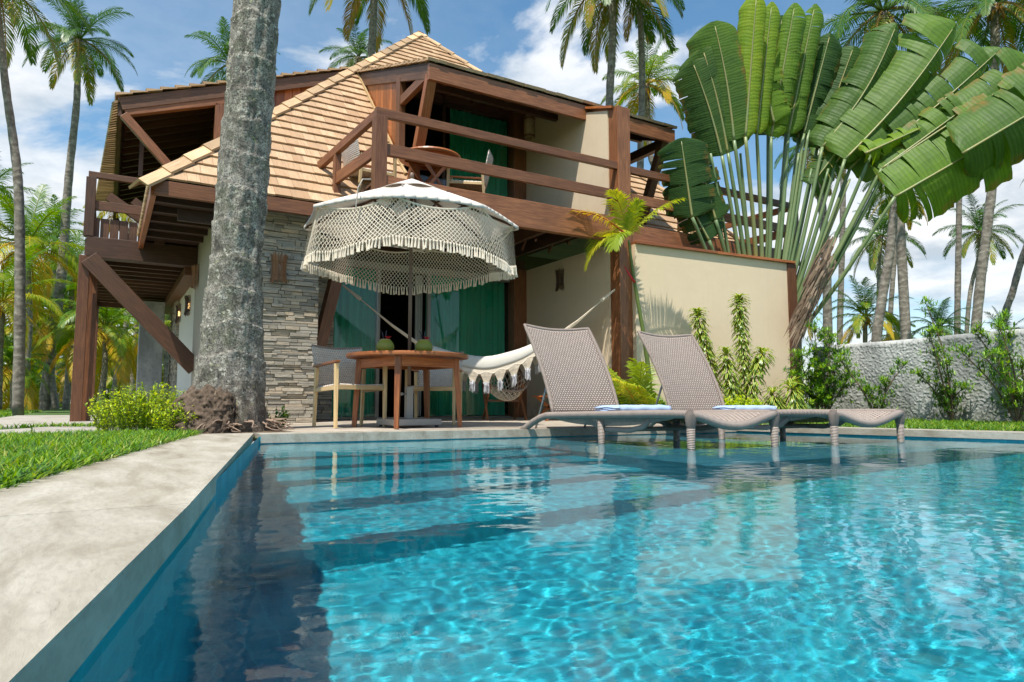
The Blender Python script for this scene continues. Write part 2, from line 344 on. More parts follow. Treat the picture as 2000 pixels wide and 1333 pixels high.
def lichen_bark():
    m, t, b, o = material('lichen_bark'); ob = coords(t); st = coords(t, 'Object', (1, 1, .45))
    n = noise_(t, ob, 9, 9, .7); f = noise_(t, ob, 70, 6, .7); big = noise_(t, coords(t, 'Object', (1, 1, 1.2), (4, 2, 1)), 1.5, 5, .6)
    col = ramp(t, n, [(.35, (.08, .072, .06)), (.46, (.21, .19, .16)), (.57, (.36, .33, .285)), (.68, (.50, .47, .41))])
    gr = noise_(t, coords(t, 'Object', (1, 1, 1), (7, 3, 5)), 4.5, 8, .72)
    col = mixc(t, ramp(t, gr, [(.50, 0), (.62, .6)]), col, (.115, .135, .075))
    wl = noise_(t, coords(t, 'Object', (1, 1, 1.3), (1, 8, 2)), 15, 8, .75)
    col = mixc(t, math_(t, 'MULTIPLY', ramp(t, wl, [(.54, 0), (.59, 1)]), ramp(t, big, [(.35, .3), (.6, 1)])), col, (.60, .58, .49))
    yl = noise_(t, coords(t, 'Object', (1, 1, 1), (11, 5, 9)), 11, 6, .7)
    col = mixc(t, ramp(t, yl, [(.63, 0), (.66, .8)]), col, (.42, .42, .20))
    col = mixc(t, ramp(t, f, [(.40, .95), (.52, 0)]), col, (.05, .045, .038))
    z = nd(t, 'ShaderNodeSeparateXYZ'); t.links.new(ob, z.inputs[0])
    low = ramp(t, math_(t, 'ADD', z.outputs[2], math_(t, 'MULTIPLY', noise_(t, ob, 4, 5), .5)), [(.25, 1), (.75, 0)])
    col = mixc(t, math_(t, 'MULTIPLY', low, .75), col, (.10, .066, .043)); setc(b, t, col); b.inputs['Roughness'].default_value = .95
    bump_(t, b, math_(t, 'ADD', n, math_(t, 'MULTIPLY', f, .6)), .9, .02); return m
M_LICHEN = lichen_bark()
def cloth(name, c, trans=.0, rough=.9, folds=0, sc=60):
    m, t, b, o = material(name); ob = coords(t); n = noise_(t, ob, sc, 3, .6); big = noise_(t, ob, 2.3, 4, .6)
    col = mixc(t, math_(t, 'MULTIPLY', ramp(t, big, [(.35, 0), (.7, 1)]), .25), c, tuple(x*.8 for x in c)); setc(b, t, col)
    b.inputs['Roughness'].default_value = rough; bump_(t, b, n, .15, .003)
    if trans:
        tr = nd(t, 'ShaderNodeBsdfTranslucent'); tr.inputs[0].default_value = (*c, 1); ms = nd(t, 'ShaderNodeMixShader', i_0=trans)
        t.links.new(b.outputs[0], ms.inputs[1]); t.links.new(tr.outputs[0], ms.inputs[2]); t.links.new(ms.outputs[0], o.inputs[0])
    return m
M_GREENC = cloth('green_curtain', (.015, .45, .25), .2, .7)
M_WHITEC = cloth('white_curtain', (.6, .58, .52), .2)
M_CANVAS = cloth('offwhite_canvas', (.78, .72, .66), .25)
M_ROPE = cloth('cotton_rope', (.88, .78, .63), .2, .9, 0, 140)
M_HAMM = cloth('hammock_cotton', (.76, .73, .65), .2)
M_TASS = cloth('white_tassel', (.72, .72, .74), .1)
M_TOWEL = cloth('blue_towel', (.36, .47, .66), 0, .95, 0, 220)
def weave(name, c, nu, nv, hole=(.42, .42), hole_shade=.8):
    m, t, b, o = material(name); uv = coords(t, 'UV', (nu, nv, 1)); s = nd(t, 'ShaderNodeSeparateXYZ'); t.links.new(uv, s.inputs[0])
    row = math_(t, 'FLOOR', s.outputs[1]); sh = math_(t, 'MULTIPLY', math_(t, 'MODULO', row, 2), .5)
    fu = math_(t, 'FRACT', math_(t, 'ADD', s.outputs[0], sh)); fv = math_(t, 'FRACT', s.outputs[1])
    hu = math_(t, 'LESS_THAN', math_(t, 'ABSOLUTE', math_(t, 'SUBTRACT', fu, .5)), hole[0]/2); hv = math_(t, 'LESS_THAN', math_(t, 'ABSOLUTE', math_(t, 'SUBTRACT', fv, .5)), hole[1]/2)
    h = math_(t, 'MULTIPLY', hu, hv)
    n = noise_(t, coords(t), 30, 4, .6); rs = math_(t, 'SINE', math_(t, 'MULTIPLY', s.outputs[0], 12.566)); cs = math_(t, 'SINE', math_(t, 'MULTIPLY', s.outputs[1], 6.283))
    col = mixc(t, math_(t, 'MULTIPLY', ramp(t, n, [(.35, 0), (.7, 1)]), .5), c, tuple(x*.6 for x in c)); setc(b, t, col); b.inputs['Roughness'].default_value = .5
    bump_(t, b, math_(t, 'ADD', rs, cs), .6, .006)
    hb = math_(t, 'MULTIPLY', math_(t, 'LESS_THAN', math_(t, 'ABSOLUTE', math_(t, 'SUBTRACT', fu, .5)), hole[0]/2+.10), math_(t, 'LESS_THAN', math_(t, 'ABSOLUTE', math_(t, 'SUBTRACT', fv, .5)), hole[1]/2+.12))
    setc(b, t, mixc(t, math_(t, 'MULTIPLY', hb, hole_shade), col, tuple(x*.22 for x in c)))  # shade inside the weave holes painted into the base colour
    tr = nd(t, 'ShaderNodeBsdfTransparent'); ms = nd(t, 'ShaderNodeMixShader'); t.links.new(math_(t, 'MULTIPLY', h, .45), ms.inputs[0]); t.links.new(b.outputs[0], ms.inputs[1]); t.links.new(tr.outputs[0], ms.inputs[2]); t.links.new(ms.outputs[0], o.inputs[0]); return m
TAUPE = (.43, .345, .292)
M_WEAVE = weave('taupe_weave', TAUPE, 25, 44, (.34, .30))
M_WEAVES = weave('taupe_seat_weave', TAUPE, 25, 60, (.30, .30))
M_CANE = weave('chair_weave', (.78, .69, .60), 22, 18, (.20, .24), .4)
def wrap_mat():
    m, t, b, o = material('wrapped_cord'); uv = coords(t, 'UV'); s = nd(t, 'ShaderNodeSeparateXYZ'); t.links.new(uv, s.inputs[0])
    w = math_(t, 'SINE', math_(t, 'ADD', math_(t, 'MULTIPLY', s.outputs[0], 520), math_(t, 'MULTIPLY', s.outputs[1], 6.283))); n = noise_(t, coords(t), 14, 4)
    col = mixc(t, ramp(t, n, [(.35, 0), (.7, .5)]), TAUPE, tuple(x*.65 for x in TAUPE)); col = mixc(t, ramp(t, w, [(.0, .55), (.3, 0)]), col, tuple(x*.4 for x in TAUPE))
    setc(b, t, col); b.inputs['Roughness'].default_value = .5; bump_(t, b, w, .8, .004); return m
M_WRAP = wrap_mat()
def simple(name, c, rough=.5, metal=0, em=None, es=1):
    m, t, b, o = material(name); n = noise_(t, coords(t), 20, 4); col = mixc(t, math_(t, 'MULTIPLY', n, .3), c, tuple(x*.7 for x in c)); setc(b, t, col)
    b.inputs['Roughness'].default_value = rough; b.inputs['Metallic'].default_value = metal
    if em: b.inputs['Emission Color'].default_value = (*em, 1); b.inputs['Emission Strength'].default_value = es
    return m
M_STEEL = simple('grey_steel', (.35, .36, .37), .4, .8)
M_GREYIRON = simple('weathered_iron', (.36, .33, .29), .6, .2)
M_POLE = simple('brown_pole', (.17, .11, .075), .5)
M_BULB = simple('warm_bulb', (.9, .6, .3), .4, 0, (1, .62, .25), 6)
M_BAMBOO = wood('bamboo_stick', (.16, .07, .03), (.28, .13, .055), (.42, .23, .11), .5)
M_BAMBOOD = wood('dark_stick', (.05, .025, .012), (.09, .05, .025), (.16, .09, .05), .6)
M_COCO = simple('green_coconut', (.23, .27, .035), .45)
M_COCOIN = simple('coconut_flesh', (.55, .36, .17), .7)
M_FLOWER = simple('red_petal', (.55, .015, .03), .5)
M_STRAW = simple('dark_straw', (.03, .03, .06), .4)
M_SOIL = pave('garden_soil', (.10, .065, .04), (.15, .10, .065), (.05, .034, .022), 3, .95)
M_WPETAL = simple('white_petal', (.8, .8, .78), .6)
M_ROOT = simple('dry_root', (.30, .21, .15), .85)
def glass_mat():
    m, t, b, o = material('window_glass'); t.nodes.remove(b)
    g = nd(t, 'ShaderNodeBsdfGlossy', i_Roughness=.01); tr = nd(t, 'ShaderNodeBsdfTransparent'); fr = nd(t, 'ShaderNodeFresnel', i_IOR=1.6)
    f = math_(t, 'ADD', math_(t, 'MULTIPLY', fr.outputs[0], .5), .0); ms = nd(t, 'ShaderNodeMixShader'); t.links.new(f, ms.inputs[0]); t.links.new(tr.outputs[0], ms.inputs[1]); t.links.new(g.outputs[0], ms.inputs[2]); t.links.new(ms.outputs[0], o.inputs[0]); return m
M_GLASS = glass_mat()
def ground_mat():
    m, t, b, o = material('lawn_ground'); ob = coords(t); n = noise_(t, ob, 3, 8, .65); f = noise_(t, ob, 40, 5, .7)
    col = ramp(t, n, [(.3, (.04, .085, .015)), (.5, (.075, .15, .022)), (.7, (.13, .19, .035))]); col = mixc(t, ramp(t, f, [(.35, .6), (.6, 0)]), col, (.03, .05, .012))
    setc(b, t, col); b.inputs['Roughness'].default_value = 1; bump_(t, b, f, .8, .03); return m
M_GROUND = ground_mat()

# ------------------------------------------------------------------ ground, pool, terrace
random.seed(11)
WZ = -.078; FLOOR = -1.42
A = Vector((-1.178, -4, 0)); B = Vector((1.07, 5.74, 0)); Cc = Vector((6.05, 5.30, 0)); D = Vector((8.13, -4, 0))
def lx(y): return 1.07+(y-5.74)*.2308            # pool's left wall
def rx(y): return 6.05+(5.30-y)*.2237            # right wall
def fy(x): return 5.74-(x-1.07)*.0884            # far wall
def structure(name, mb, mat, **k):
    o = mb.build(name, mat, **k); o['kind'] = 'structure'; return o
g = MB(); o1 = [(-600, -600), (-600, 600), (600, 600), (600, -600)]
inn = [(A.x-.1, A.y-.1), (B.x-.1, B.y+.1), (Cc.x+.1, Cc.y+.1), (D.x+.1, D.y-.1)]
for i in range(4):
    j = (i+1) % 4; g.face([(*o1[i], -.035), (*o1[j], -.035), (*inn[j], -.035), (*inn[i], -.035)])
structure('ground', g, M_GROUND, origin=(0, 0, 0))

# basin: floor, walls, four straight steps on the left and a shallow sun shelf on the right
p = MB()
def quad(mb, pts, sc=1.0, tint=.5):
    pts = [Vector(q) for q in pts]; e = (pts[1]-pts[0]); u = e.normalized(); n = e.cross(pts[2]-pts[1]).normalized(); v = n.cross(u)
    mb.face(pts, tint, [((q-pts[0]).dot(u)*sc, (q-pts[0]).dot(v)*sc) for q in pts])
SX, SY, SZ = 2.95, 2.74, -.34
def lw(y0, y1, z0, z1): quad(p, [(lx(y0), y0, z0), (lx(y1), y1, z0), (lx(y1), y1, z1), (lx(y0), y0, z1)])
def rw(y0, y1, z0, z1): quad(p, [(rx(y1), y1, z0), (rx(y0), y0, z0), (rx(y0), y0, z1), (rx(y1), y1, z1)])
T = -.02
quad(p, [(lx(-4), -4, FLOOR), (rx(-4), -4, FLOOR), (rx(SY), SY, FLOOR), (lx(SY), SY, FLOOR)])
lw(-4, 5.74, FLOOR, T); rw(-4, 5.32, FLOOR, T); quad(p, [(D.x, -4, FLOOR), (A.x, -4, FLOOR), (A.x, -4, T), (D.x, -4, T)])
quad(p, [(B.x, B.y, FLOOR), (Cc.x, Cc.y, FLOOR), (Cc.x, Cc.y, T), (B.x, B.y, T)])
steps = [(SY, -1.14), (3.26, -.93), (3.70, -.72), (4.10, -.52), (4.56, -.34)]
zprev = FLOOR
for i, (y, z) in enumerate(steps):
    y2 = steps[i+1][0] if i+1 < len(steps) else None
    quad(p, [(lx(y), y, zprev), (SX, y, zprev), (SX, y, z), (lx(y), y, z)])
    if y2: quad(p, [(lx(y), y, z), (SX, y, z), (SX, y2, z), (lx(y2), y2, z)])
    else: quad(p, [(lx(y), y, z), (SX, y, z), (SX, fy(SX), z), (B.x, B.y, z)])
    zprev = z
structure('pool_basin', p, M_TILE, origin=(0, 0, 0))
p = MB(); quad(p, [(SX, SY, SZ), (rx(SY), SY, SZ), (Cc.x, Cc.y, SZ), (SX, fy(SX), SZ)])
quad(p, [(SX, SY, FLOOR), (rx(SY), SY, FLOOR), (rx(SY), SY, SZ), (SX, SY, SZ)]); quad(p, [(SX, fy(SX), FLOOR), (SX, SY, FLOOR), (SX, SY, SZ), (SX, fy(SX), SZ)])
structure('sun_shelf', p, M_TILES, origin=(0, 0, 0))
for o in COL.objects:
    if o.name in ('pool_basin', 'sun_shelf'): o.cycles.is_caustics_receiver = True

# water: a finely divided sheet of real ripples
def hgt(x, y):
    a = noise.noise(Vector((x*1.4, y*1.7, 2.3)))*.0040
    b = noise.noise(Vector((x*4.4+9, y*5.4, 5.1)))*.0012
    c = noise.noise(Vector((x*10.5, y*13, 8.4)))*.00052
    d = noise.noise(Vector((x*21+3, y*26, 1.4)))*.00046
    return a+b+c+d
wm = MB(); ys = []; y = -1.6
while y < 5.75: ys.append(y); y += .02 if y < .15 else .0065 if y < 2.0 else .012 if y < 3 else .02
gx = []; s_ = 0.0
while s_ < 1: gx.append(s_); s_ += .0065/7.2 if s_ < .36 else .014/7.2 if s_ < .7 else .022/7.2
gx.append(1.0)
rows = []
for y in ys:
    x0, x1 = lx(y)-.02, rx(y)+.02; xs_ = [x0+(x1-x0)*q for q in gx]; rows.append([(x, min(y, fy(x)+.02), WZ+hgt(x, y)) for x in xs_])
wm.grid(rows); wm.face([(lx(-4)-.02, -4, WZ), (rx(-4)+.02, -4, WZ), (rx(-1.6)+.02, -1.6, WZ), (lx(-1.6)-.02, -1.6, WZ)])
water = structure('water', wm, M_WATER, smooth=True, origin=(0, 0, 0)); water.cycles.is_caustics_caster = True

# coping
def slab(mb, pts, z0, z1, tint=None):
    t = random.random() if tint is None else tint; n = len(pts)
    mb.face([(x, y, z1) for x, y in pts], t); mb.face([(x, y, z0) for x, y in reversed(pts)], t)
    for i in range(n):
        a, b = pts[i], pts[(i+1) % n]; mb.face([(*a, z0), (*b, z0), (*b, z1), (*a, z1)], t)
c = MB()
def outer(y): return .66+(y-6.04)*.257
yb = [-4, -.9, 1.9, 6.02]
for a, b in zip(yb, yb[1:]):
    xb = 1.08 if b > 6 else lx(b)+.012
    slab(c, [(outer(a+.002), a+.002), (lx(a)+.012, a+.002), (xb, b-.002), (outer(b-.002), b-.002)], -.068, 0)
structure('left_coping', c, M_COPING, bevel=.006, origin=(0, 0, 0))
c = MB(); xb = [1.082, 1.9, 2.7, 3.55, 4.4, 5.25, 6.05]
for a, b in zip(xb, xb[1:]): slab(c, [(a+.001, fy(a)-.012), (b-.001, fy(b)-.012), (b-.001, fy(b)+.30), (a+.001, fy(a)+.30)], -.071, .0)
structure('far_coping', c, M_COPING, bevel=.005, origin=(0, 0, 0))
c = MB(); yb = [-4, -2, -.5, 1, 2.4, 3.7, 5.58]
for a, b in zip(yb, yb[1:]): slab(c, [(rx(a)-.012, a+.002), (rx(a)+.33, a+.002), (rx(b)+.33, b-.002), (rx(b)-.012, b-.002)], -.06, .0)
structure('right_coping', c, M_COPING, bevel=.005, origin=(0, 0, 0))
# terrace of long stone planks
c = MB(); y = 6.045
rowsY = []
while y < 10.6: rowsY.append(y); y += .62
for i, y in enumerate(rowsY):
    x = 1.55 + (.4 if i % 2 else 0) - 1.4
    while x < 7.0:
        x2 = min(x+1.25, 7.0)
        if x2 > 1.5 or y > 7.5:
            xa = max(x, 1.45 if y < 7.4 else .6)
            if x2 > xa: slab(c, [(xa, y), (x2-.005, y), (x2-.005, min(y+.615, 10.6)), (xa, min(y+.615, 10.6))], -.06, -.004+random.uniform(-.001, .001))
        x = x2
structure('terrace', c, M_TERR, origin=(0, 0, 0))
c = MB(); slab(c, [(1.45, 5.9), (7.0, 5.4), (7.0, 6.05), (1.45, 6.05)], -.06, -.006); structure('terrace_edge', c, M_TERR, origin=(0, 0, 0))
c = MB(); slab(c, [(.55, 6.05), (1.6, 6.05), (1.6, 7.6), (.2, 7.6)], -.06, -.012); structure('soil_bed', c, M_SOIL, origin=(0, 0, 0))
# stone path on the left
c = MB()
for (u0, v0, u1, v1, u2, v2, u3, v3) in ((-420, 905, 60, 862, 60, 838, -300, 858), (64, 861, 205, 849, 205, 828, 64, 837), (208, 848, 330, 838, 300, 824, 208, 827)):
    q = []
    for u, v in ((u0, v0), (u1, v1), (u2, v2), (u3, v3)):
        r = ray(u, v); k = (-.02-CAM.z)/r.z; w = CAM+r*k; q.append((w.x, w.y))
    slab(c, q, -.05, -.012)
slab(c, [(-1.6, 9.5), (1.1, 9.5), (1.1, 18), (-1.6, 18)], -.05, -.02)
structure('path', c, M_PATH, bevel=.004, origin=(0, 0, 0))

# ------------------------------------------------------------------ the house
TH = R(47.27); CO, SI, TA = math.cos(TH), math.sin(TH), math.tan(TH)
EX, EY, EZ = .36, 8.6, 2.8; APX = 5.9; XR = 11.44
house = thing('house', (3.6, 12, 0), 'two storey wooden holiday house with shingled pyramid roof, stone wall and balconies', 'house')
def hp(mb, name, mat, **k): return mb.build(name, mat, house, **k)
def shingles(mb, P, nrm, srange, xr, expo=.235, wid=.18, lip=.032, thick=.02):
    """P(x, s) a point on the slope; xr(s) gives the intervals covered at height s"""
    s0, s1 = srange; s = s0; i = 0
    while s < s1-.01:
        s2 = min(s+expo, s1)
        for (a, b) in xr((s+s2)/2):
            x = a - random.uniform(0, wid)
            while x < b:
                x2 = x+wid*random.uniform(.75, 1.3); xa, xb_ = max(x, a), min(x2, b)
                if xb_-xa > .012:
                    l = lip+random.uniform(-.004, .006); sl_ = s-random.uniform(0, .012); t = random.random()
                    p0, p1 = P(xa, sl_)+nrm*l, P(xb_-.003, sl_)+nrm*l; p2, p3 = P(xb_-.003, s2+.01)+nrm*.004, P(xa, s2+.01)+nrm*.004
                    q0, q1 = P(xa, sl_)+nrm*(l-thick-.008), P(xb_-.003, sl_)+nrm*(l-thick-.008)
                    o = random.random()*7
                    mb.face([p0, p1, p2, p3], t, [(o, 0), (o+xb_-xa, 0), (o+xb_-xa, expo), (o, expo)])
                    mb.face([q0, q1, p1, p0], t); mb.face([q0, p0, p3, p3-nrm*.01], t); mb.face([p1, q1, p2-nrm*.01, p2], t)
                x = x2
        s = s2; i += 1
    return mb
NF = Vector((0, -SI, CO)); NL = Vector((-SI, 0, CO))
PF = lambda x, s: Vector((x, EY+s*CO, EZ+s*SI)); PL = lambda y, s: Vector((EX+s*CO, y, EZ+s*SI))
SMAX = (APX-EX)/CO; DX0, DX1 = 3.76, 8.22; SJ = (11.89-EY)/CO
def xrF(s):
    a, b = EX+s*CO+.06, XR-s*CO-.06
    return [(a, DX0), (DX1, b)] if s < SJ else [(a, b)]
def subr(s, lo, hi): return [(x0, x1) for x0, x1 in xrF(s) if x1 > x0]
m = MB()
# sheathing below the shingles
def sheath(mb, pts): mb.face(pts, .5)
a = PF(EX, 0); ap = Vector((APX, EY+(APX-EX), EZ+SMAX*SI))
sheath(m, [PF(EX, 0), PF(DX0, 0), PF(DX0, SJ), PF(EX+SJ*CO, SJ)]); sheath(m, [PF(DX1, 0), PF(XR, 0), PF(XR-SJ*CO, SJ), PF(DX1, SJ)]); sheath(m, [PF(EX+SJ*CO, SJ), PF(XR-SJ*CO, SJ), ap])
YB = EY+2*(APX-EX)
DY0, DY1 = 12.0, 16.45
sheath(m, [PL(EY, 0), PL(EY+SJ*CO, SJ), PL(DY0, SJ), PL(DY0, 0)]); sheath(m, [PL(DY1, 0), PL(DY1, SJ), PL(YB-SJ*CO, SJ), PL(YB, 0)]); sheath(m, [PL(EY+SJ*CO, SJ), ap, PL(YB-SJ*CO, SJ)])
sheath(m, [Vector((XR, EY, EZ)), Vector((XR, YB, EZ)), ap]); sheath(m, [Vector((EX, YB, EZ)), Vector((XR, YB, EZ)), ap])
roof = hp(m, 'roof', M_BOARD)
m = MB(); shingles(m, PF, NF, (0, SMAX), lambda s: subr(s, 0, 0)); m.build('front_shingles', M_SHING, roof)
m = MB(); shingles(m, PL, NL, (0, SMAX), lambda s: [(EY+s*CO+.05, DY0), (DY1, YB-s*CO)] if s < SJ else [(EY+s*CO+.05, YB-s*CO)], wid=.3); m.build('left_shingles', M_SHING, roof)
# hip caps
def caps(mb, p, q, w=.2, step=.42, lift=.05, th=.03):
    p, q = Vector(p), Vector(q); d = (q-p); L = d.length; d.normalize(); sd = d.cross(Vector((0, 0, 1))).normalized(); n = sd.cross(d)
    k = 0
    while k < L:
        e = min(k+step+.03, L); l0, l1 = lift+.022, lift
        for s_ in (-1, 1):
            dn = Vector((0, 0, -1))*.085; t = random.random(); o = random.random()*5
            a0, a1 = p+d*k+n*l0, p+d*e+n*l1; b0, b1 = a0+sd*s_*w/2+dn, a1+sd*s_*w/2+dn
            f = [a0, a1, b1, b0] if s_ < 0 else [a0, b0, b1, a1]; mb.face(f, t, [(o, 0), (o+.4, 0), (o+.4, .2), (o, .2)] if s_ < 0 else [(o, 0), (o, .2), (o+.4, .2), (o+.4, 0)])
            mb.face([a0, b0, b0-n*th, a0-n*th], t); mb.face([b0, b1, b1-n*th, b0-n*th], t)
        k += step
m = MB(); caps(m, PF(EX, 0)-Vector((.12, .12, .13)), ap, .26); caps(m, Vector((XR, EY, EZ)), ap, .26); m.build('hip_cap', M_WEATH, roof)
# eaves: fascia boards and the underside beam
m = MB(); m.box(EX+.02, 3.3, EY-.03, EY+.03, EZ-.19, EZ-.02); hp(m, 'front_fascia', M_WOOD, bevel=.004)
m = MB(); m.box(8.4, XR, EY-.03, EY+.03, EZ-.19, EZ-.02); hp(m, 'front_fascia', M_WOOD, bevel=.004)
m = MB(); m.box(EX-.02, EX+.04, EY+.02, 11.75, EZ-.20, EZ-.03); hp(m, 'left_fascia', M_WOODO, bevel=.004)
m = MB()
for i in range(34):
    y = EY+i*.094; m.beam((EX-.045, y, EZ+.0), (EX+.06, y+.02, EZ+.02), .085, .03, tint=random.random())
hp(m, 'eave_tile_edge', M_WEATH)
m = MB(); m.face([(EX+.05, EY+.05, EZ-.06), (1.25, EY+.05, EZ-.06), (1.25, 12, EZ-.06), (EX+.05, 12, EZ-.06)])
for y in (9.1, 9.6, 10.1, 10.6, 11.1): m.beam((EX+.05, y, EZ-.10), (1.25, y, EZ-.10), .06, .08)
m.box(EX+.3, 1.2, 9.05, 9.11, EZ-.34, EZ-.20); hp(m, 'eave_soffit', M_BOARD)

# front shed dormer over the balcony
ET = math.atan(.378); DC, DS = math.cos(ET), math.sin(ET); FY, FZ = 8.5, 5.03
PD = lambda x, s: Vector((x, FY+s*DC, FZ+s*DS)); ND = Vector((0, -DS, DC)); LD = 3.45/DC; X0, X1 = 3.70, 8.34
m = MB(); m.beam(PD((X0+X1)/2, .02)+Vector((0, 0, -.03)), PD((X0+X1)/2, LD)+Vector((0, 0, -.03)), X1-X0-.02, .03); dr = hp(m, 'dormer_roof', M_BOARD)
m = MB(); shingles(m, lambda x, s: PD(x, s), ND, (-.05, LD+.1), lambda s: [(X0-.04, X1+.04)], .2, .16, .05, .035); m.build('dormer_shingles', M_SHING, dr)
m = MB(); m.box(X0-.01, X1+.01, FY-.03, FY+.03, FZ-.27, FZ-.035); dfa = hp(m, 'dormer_fascia', M_WOOD, bevel=.004)
m = MB(); m.beam(PD(X0+.03, .05)+Vector((0, 0, -.15)), PD(X0+.03, LD)+Vector((0, 0, -.15)), .05, .19); m.build('verge_board', M_WOODD, dfa, bevel=.004); m = MB(); m.beam(PD(X1-.03, .05)+Vector((0, 0, -.15)), PD(X1-.03, LD)+Vector((0, 0, -.15)), .05, .19); m.build('verge_board', M_WOODD, dfa, bevel=.004)
m = MB()
for i in range(8):
    x = 4.25+i*.57; m.beam(PD(x, .1)+Vector((0, 0, -.12)), PD(x, LD)+Vector((0, 0, -.12)), .07, .14)
m.beam((3.8, 9.3, 5.13), (8.3, 9.3, 5.13), .08, .18); hp(m, 'dormer_rafters', M_WOODD, bevel=.003)
# cheek: boards cut by the main roof slope
def zr(y): return EZ+(y-EY)*TA
def zd(y): return FZ+(y-FY)*.378
m = MB(); y = 9.78
while y < 11.95:
    y2 = min(y+.135, 11.95); za, zb = max(zr(y)-.05, 3.0), max(zr(y2)-.05, 3.0); t = random.random()
    for xx, fl in ((3.74, 1), (3.79, 0)):
        f = [(xx, y, za), (xx, y2-.006, zb), (xx, y2-.006, zd(y2)-.04), (xx, y, zd(y)-.04)]; m.face(f if fl == 0 else f[::-1], t, [(za, y), (zb, y2), (zd(y2), y2), (zd(y), y)] if fl == 0 else [(zd(y), y), (zd(y2), y2), (zb, y2), (za, y)])
    y = y2
hp(m, 'dormer_cheek_boards', M_WOODO)
m = MB(); a_, b_ = Vector((3.70, 9.35, zr(9.35)+.03)), Vector((3.70, 11.95, zr(11.95)+.03)); m.beam(a_, b_, .03, .07); hp(m, 'valley_trim', M_PALE)
m = MB(); m.box(3.70, 3.80, 9.62, 9.78, 3.0, 5.30); m.box(3.71, 3.79, 8.56, 9.78, 4.83, 4.97+.0); hp(m, 'opening_frame', M_WOOD, bevel=.004)
m = MB(); m.beam((3.76, 8.55, 4.86), (3.76, 9.42, 3.05), .12, .14, (1, 0, 0)); hp(m, 'slanted_post', M_WOODO, bevel=.005)
m = MB(); m.beam((8.22, 8.6, 4.86), (8.22, 9.45, 3.05), .13, .15, (1, 0, 0)); m.box(8.16, 8.28, 8.6, 10.6, 4.70, 4.86); hp(m, 'right_slanted_post', M_WOODD, bevel=.005)

# left shed dormer (end wall towards the pool)
PE = lambda y, s: Vector((0+s*DC, y, 5.02+s*DS)); NE = Vector((-DS, 0, DC))
m = MB(); m.beam(PE((DY0+DY1)/2, .02)+Vector((0, 0, -.03)), PE((DY0+DY1)/2, LD+.2)+Vector((0, 0, -.03)), .03, .03)
m = MB(); a0, a1 = PE(DY0+.02, 0), PE(DY0+.02, LD+.3); b0, b1 = PE(DY1+3, 0), PE(DY1+3, LD+.3); dz = Vector((0, 0, -.03))
m.face([a0+dz, a1+dz, b1+dz, b0+dz]); m.face([a0+dz*2, b0+dz*2, b1+dz*2, a1+dz*2]); d2 = hp(m, 'left_dormer_roof', M_BOARD)
m = MB(); shingles(m, lambda y, s: PE(y, s), NE, (-.06, LD+.2), lambda s: [(DY0-.12, DY1+3)], .22, .3, .055, .04); m.build('left_dormer_shingles', M_SHING, d2)
m = MB(); m.beam(PE(DY0-.05, .0)+Vector((0, 0, -.13)), PE(DY0-.05, LD)+Vector((0, 0, -.13)), .05, .20); m.build('left_verge_board', M_WOODD, d2, bevel=.004)
m = MB(); m.box(-.03, .03, DY0, DY1+3, 4.72, 4.97); m.build('left_dormer_fascia', M_WOODD, d2)
m = MB()
for i in range(60): m.beam((-.10-.006*i, DY0+i*.12, 4.90-.0*i), (-.0, DY0+.03+i*.12, 4.98), .10, .035)
m.build('left_eave_tile_edge', M_WEATH, d2)
m = MB(); x = 1.5
while x < 4.0:
    x2 = x+.14; z0 = EZ+(x-EX)*TA-.3; m.box(x, x2-.006, DY0+.03, DY0+.06, max(z0, 2.9), 5.02+x*.378-.1); x = x2
hp(m, 'left_dormer_boards', M_WOODO)
m = MB(); m.beam((.06, DY0, 4.80), (1.50, DY0, 5.32), .12, .16); m.box(1.36, 1.50, DY0-.06, DY0+.06, 3.7, 5.22); m.beam((.05, DY0-.015, 4.74), (1.10, DY0-.015, 3.62), .10, .13); hp(m, 'left_dormer_frame', M_WOOD, bevel=.005)
m = MB()
for i in range(16):
    y = DY0+.35+i*.42; a_, b_ = PE(y, .08), PE(y, LD+.1); m.beam((a_.x, y, a_.z-.11), (b_.x, y, b_.z-.11), .06, .10)
m.face([(1.55, DY0+.1, 2.9), (1.55, DY1+3, 2.9), (1.55, DY1+3, 5.6), (1.55, DY0+.1, 5.6)]); hp(m, 'left_dormer_battens', M_WOODD)
m = MB(); m.beam((.02, DY1+2.5, 4.7), (1.2, DY1+2.5, 2.9), .12, .14); m.box(.3, .36, 12.3, 12.34, 3.9, 4.55); hp(m, 'left_far_brace', M_WOODD)

# stone walls, laid stone by stone
def stonewall(mb, x0, x1, y, z0, z1, face=-1, axis='x'):
    z = z0
    while z < z1:
        h = random.choice((.022, .03, .036, .044, .05)); h = min(h, z1-z); x = x0-random.uniform(0, .2)
        while x < x1:
            w = random.uniform(.09, .36)*(1 if h < .042 else .75); a, b = max(x, x0), min(x+w, x1)
            if b-a > .02:
                d = random.uniform(.0, .035); j = random.uniform(-.004, .004)
                if axis == 'x': mb.box(a+.003, b-.003, y-.03-d, y+.02, z+.002+j, z+h-.003+j, random.random())
                else: mb.box(y-.03-d, y+.02, a+.003, b-.003, z+.002+j, z+h-.003+j, random.random())
            x += w
        z += h
m = MB(); stonewall(m, 1.22, 2.36, 9.0, 0, 2.72); sw = hp(m, 'stone_wall', M_STONE)
m = MB(); stonewall(m, 2.34, 2.98, 10.42, 0, 2.62); hp(m, 'stone_wall_return', M_STONE)
m = MB(); m.box(1.2, 2.35, 9.005, 10.4, 0, 2.75); hp(m, 'wall_core', M_ROUGH)
m = MB(); m.box(2.34, 2.99, 10.44, 10.6, 0, 2.7); hp(m, 'return_core', M_DARKIN)
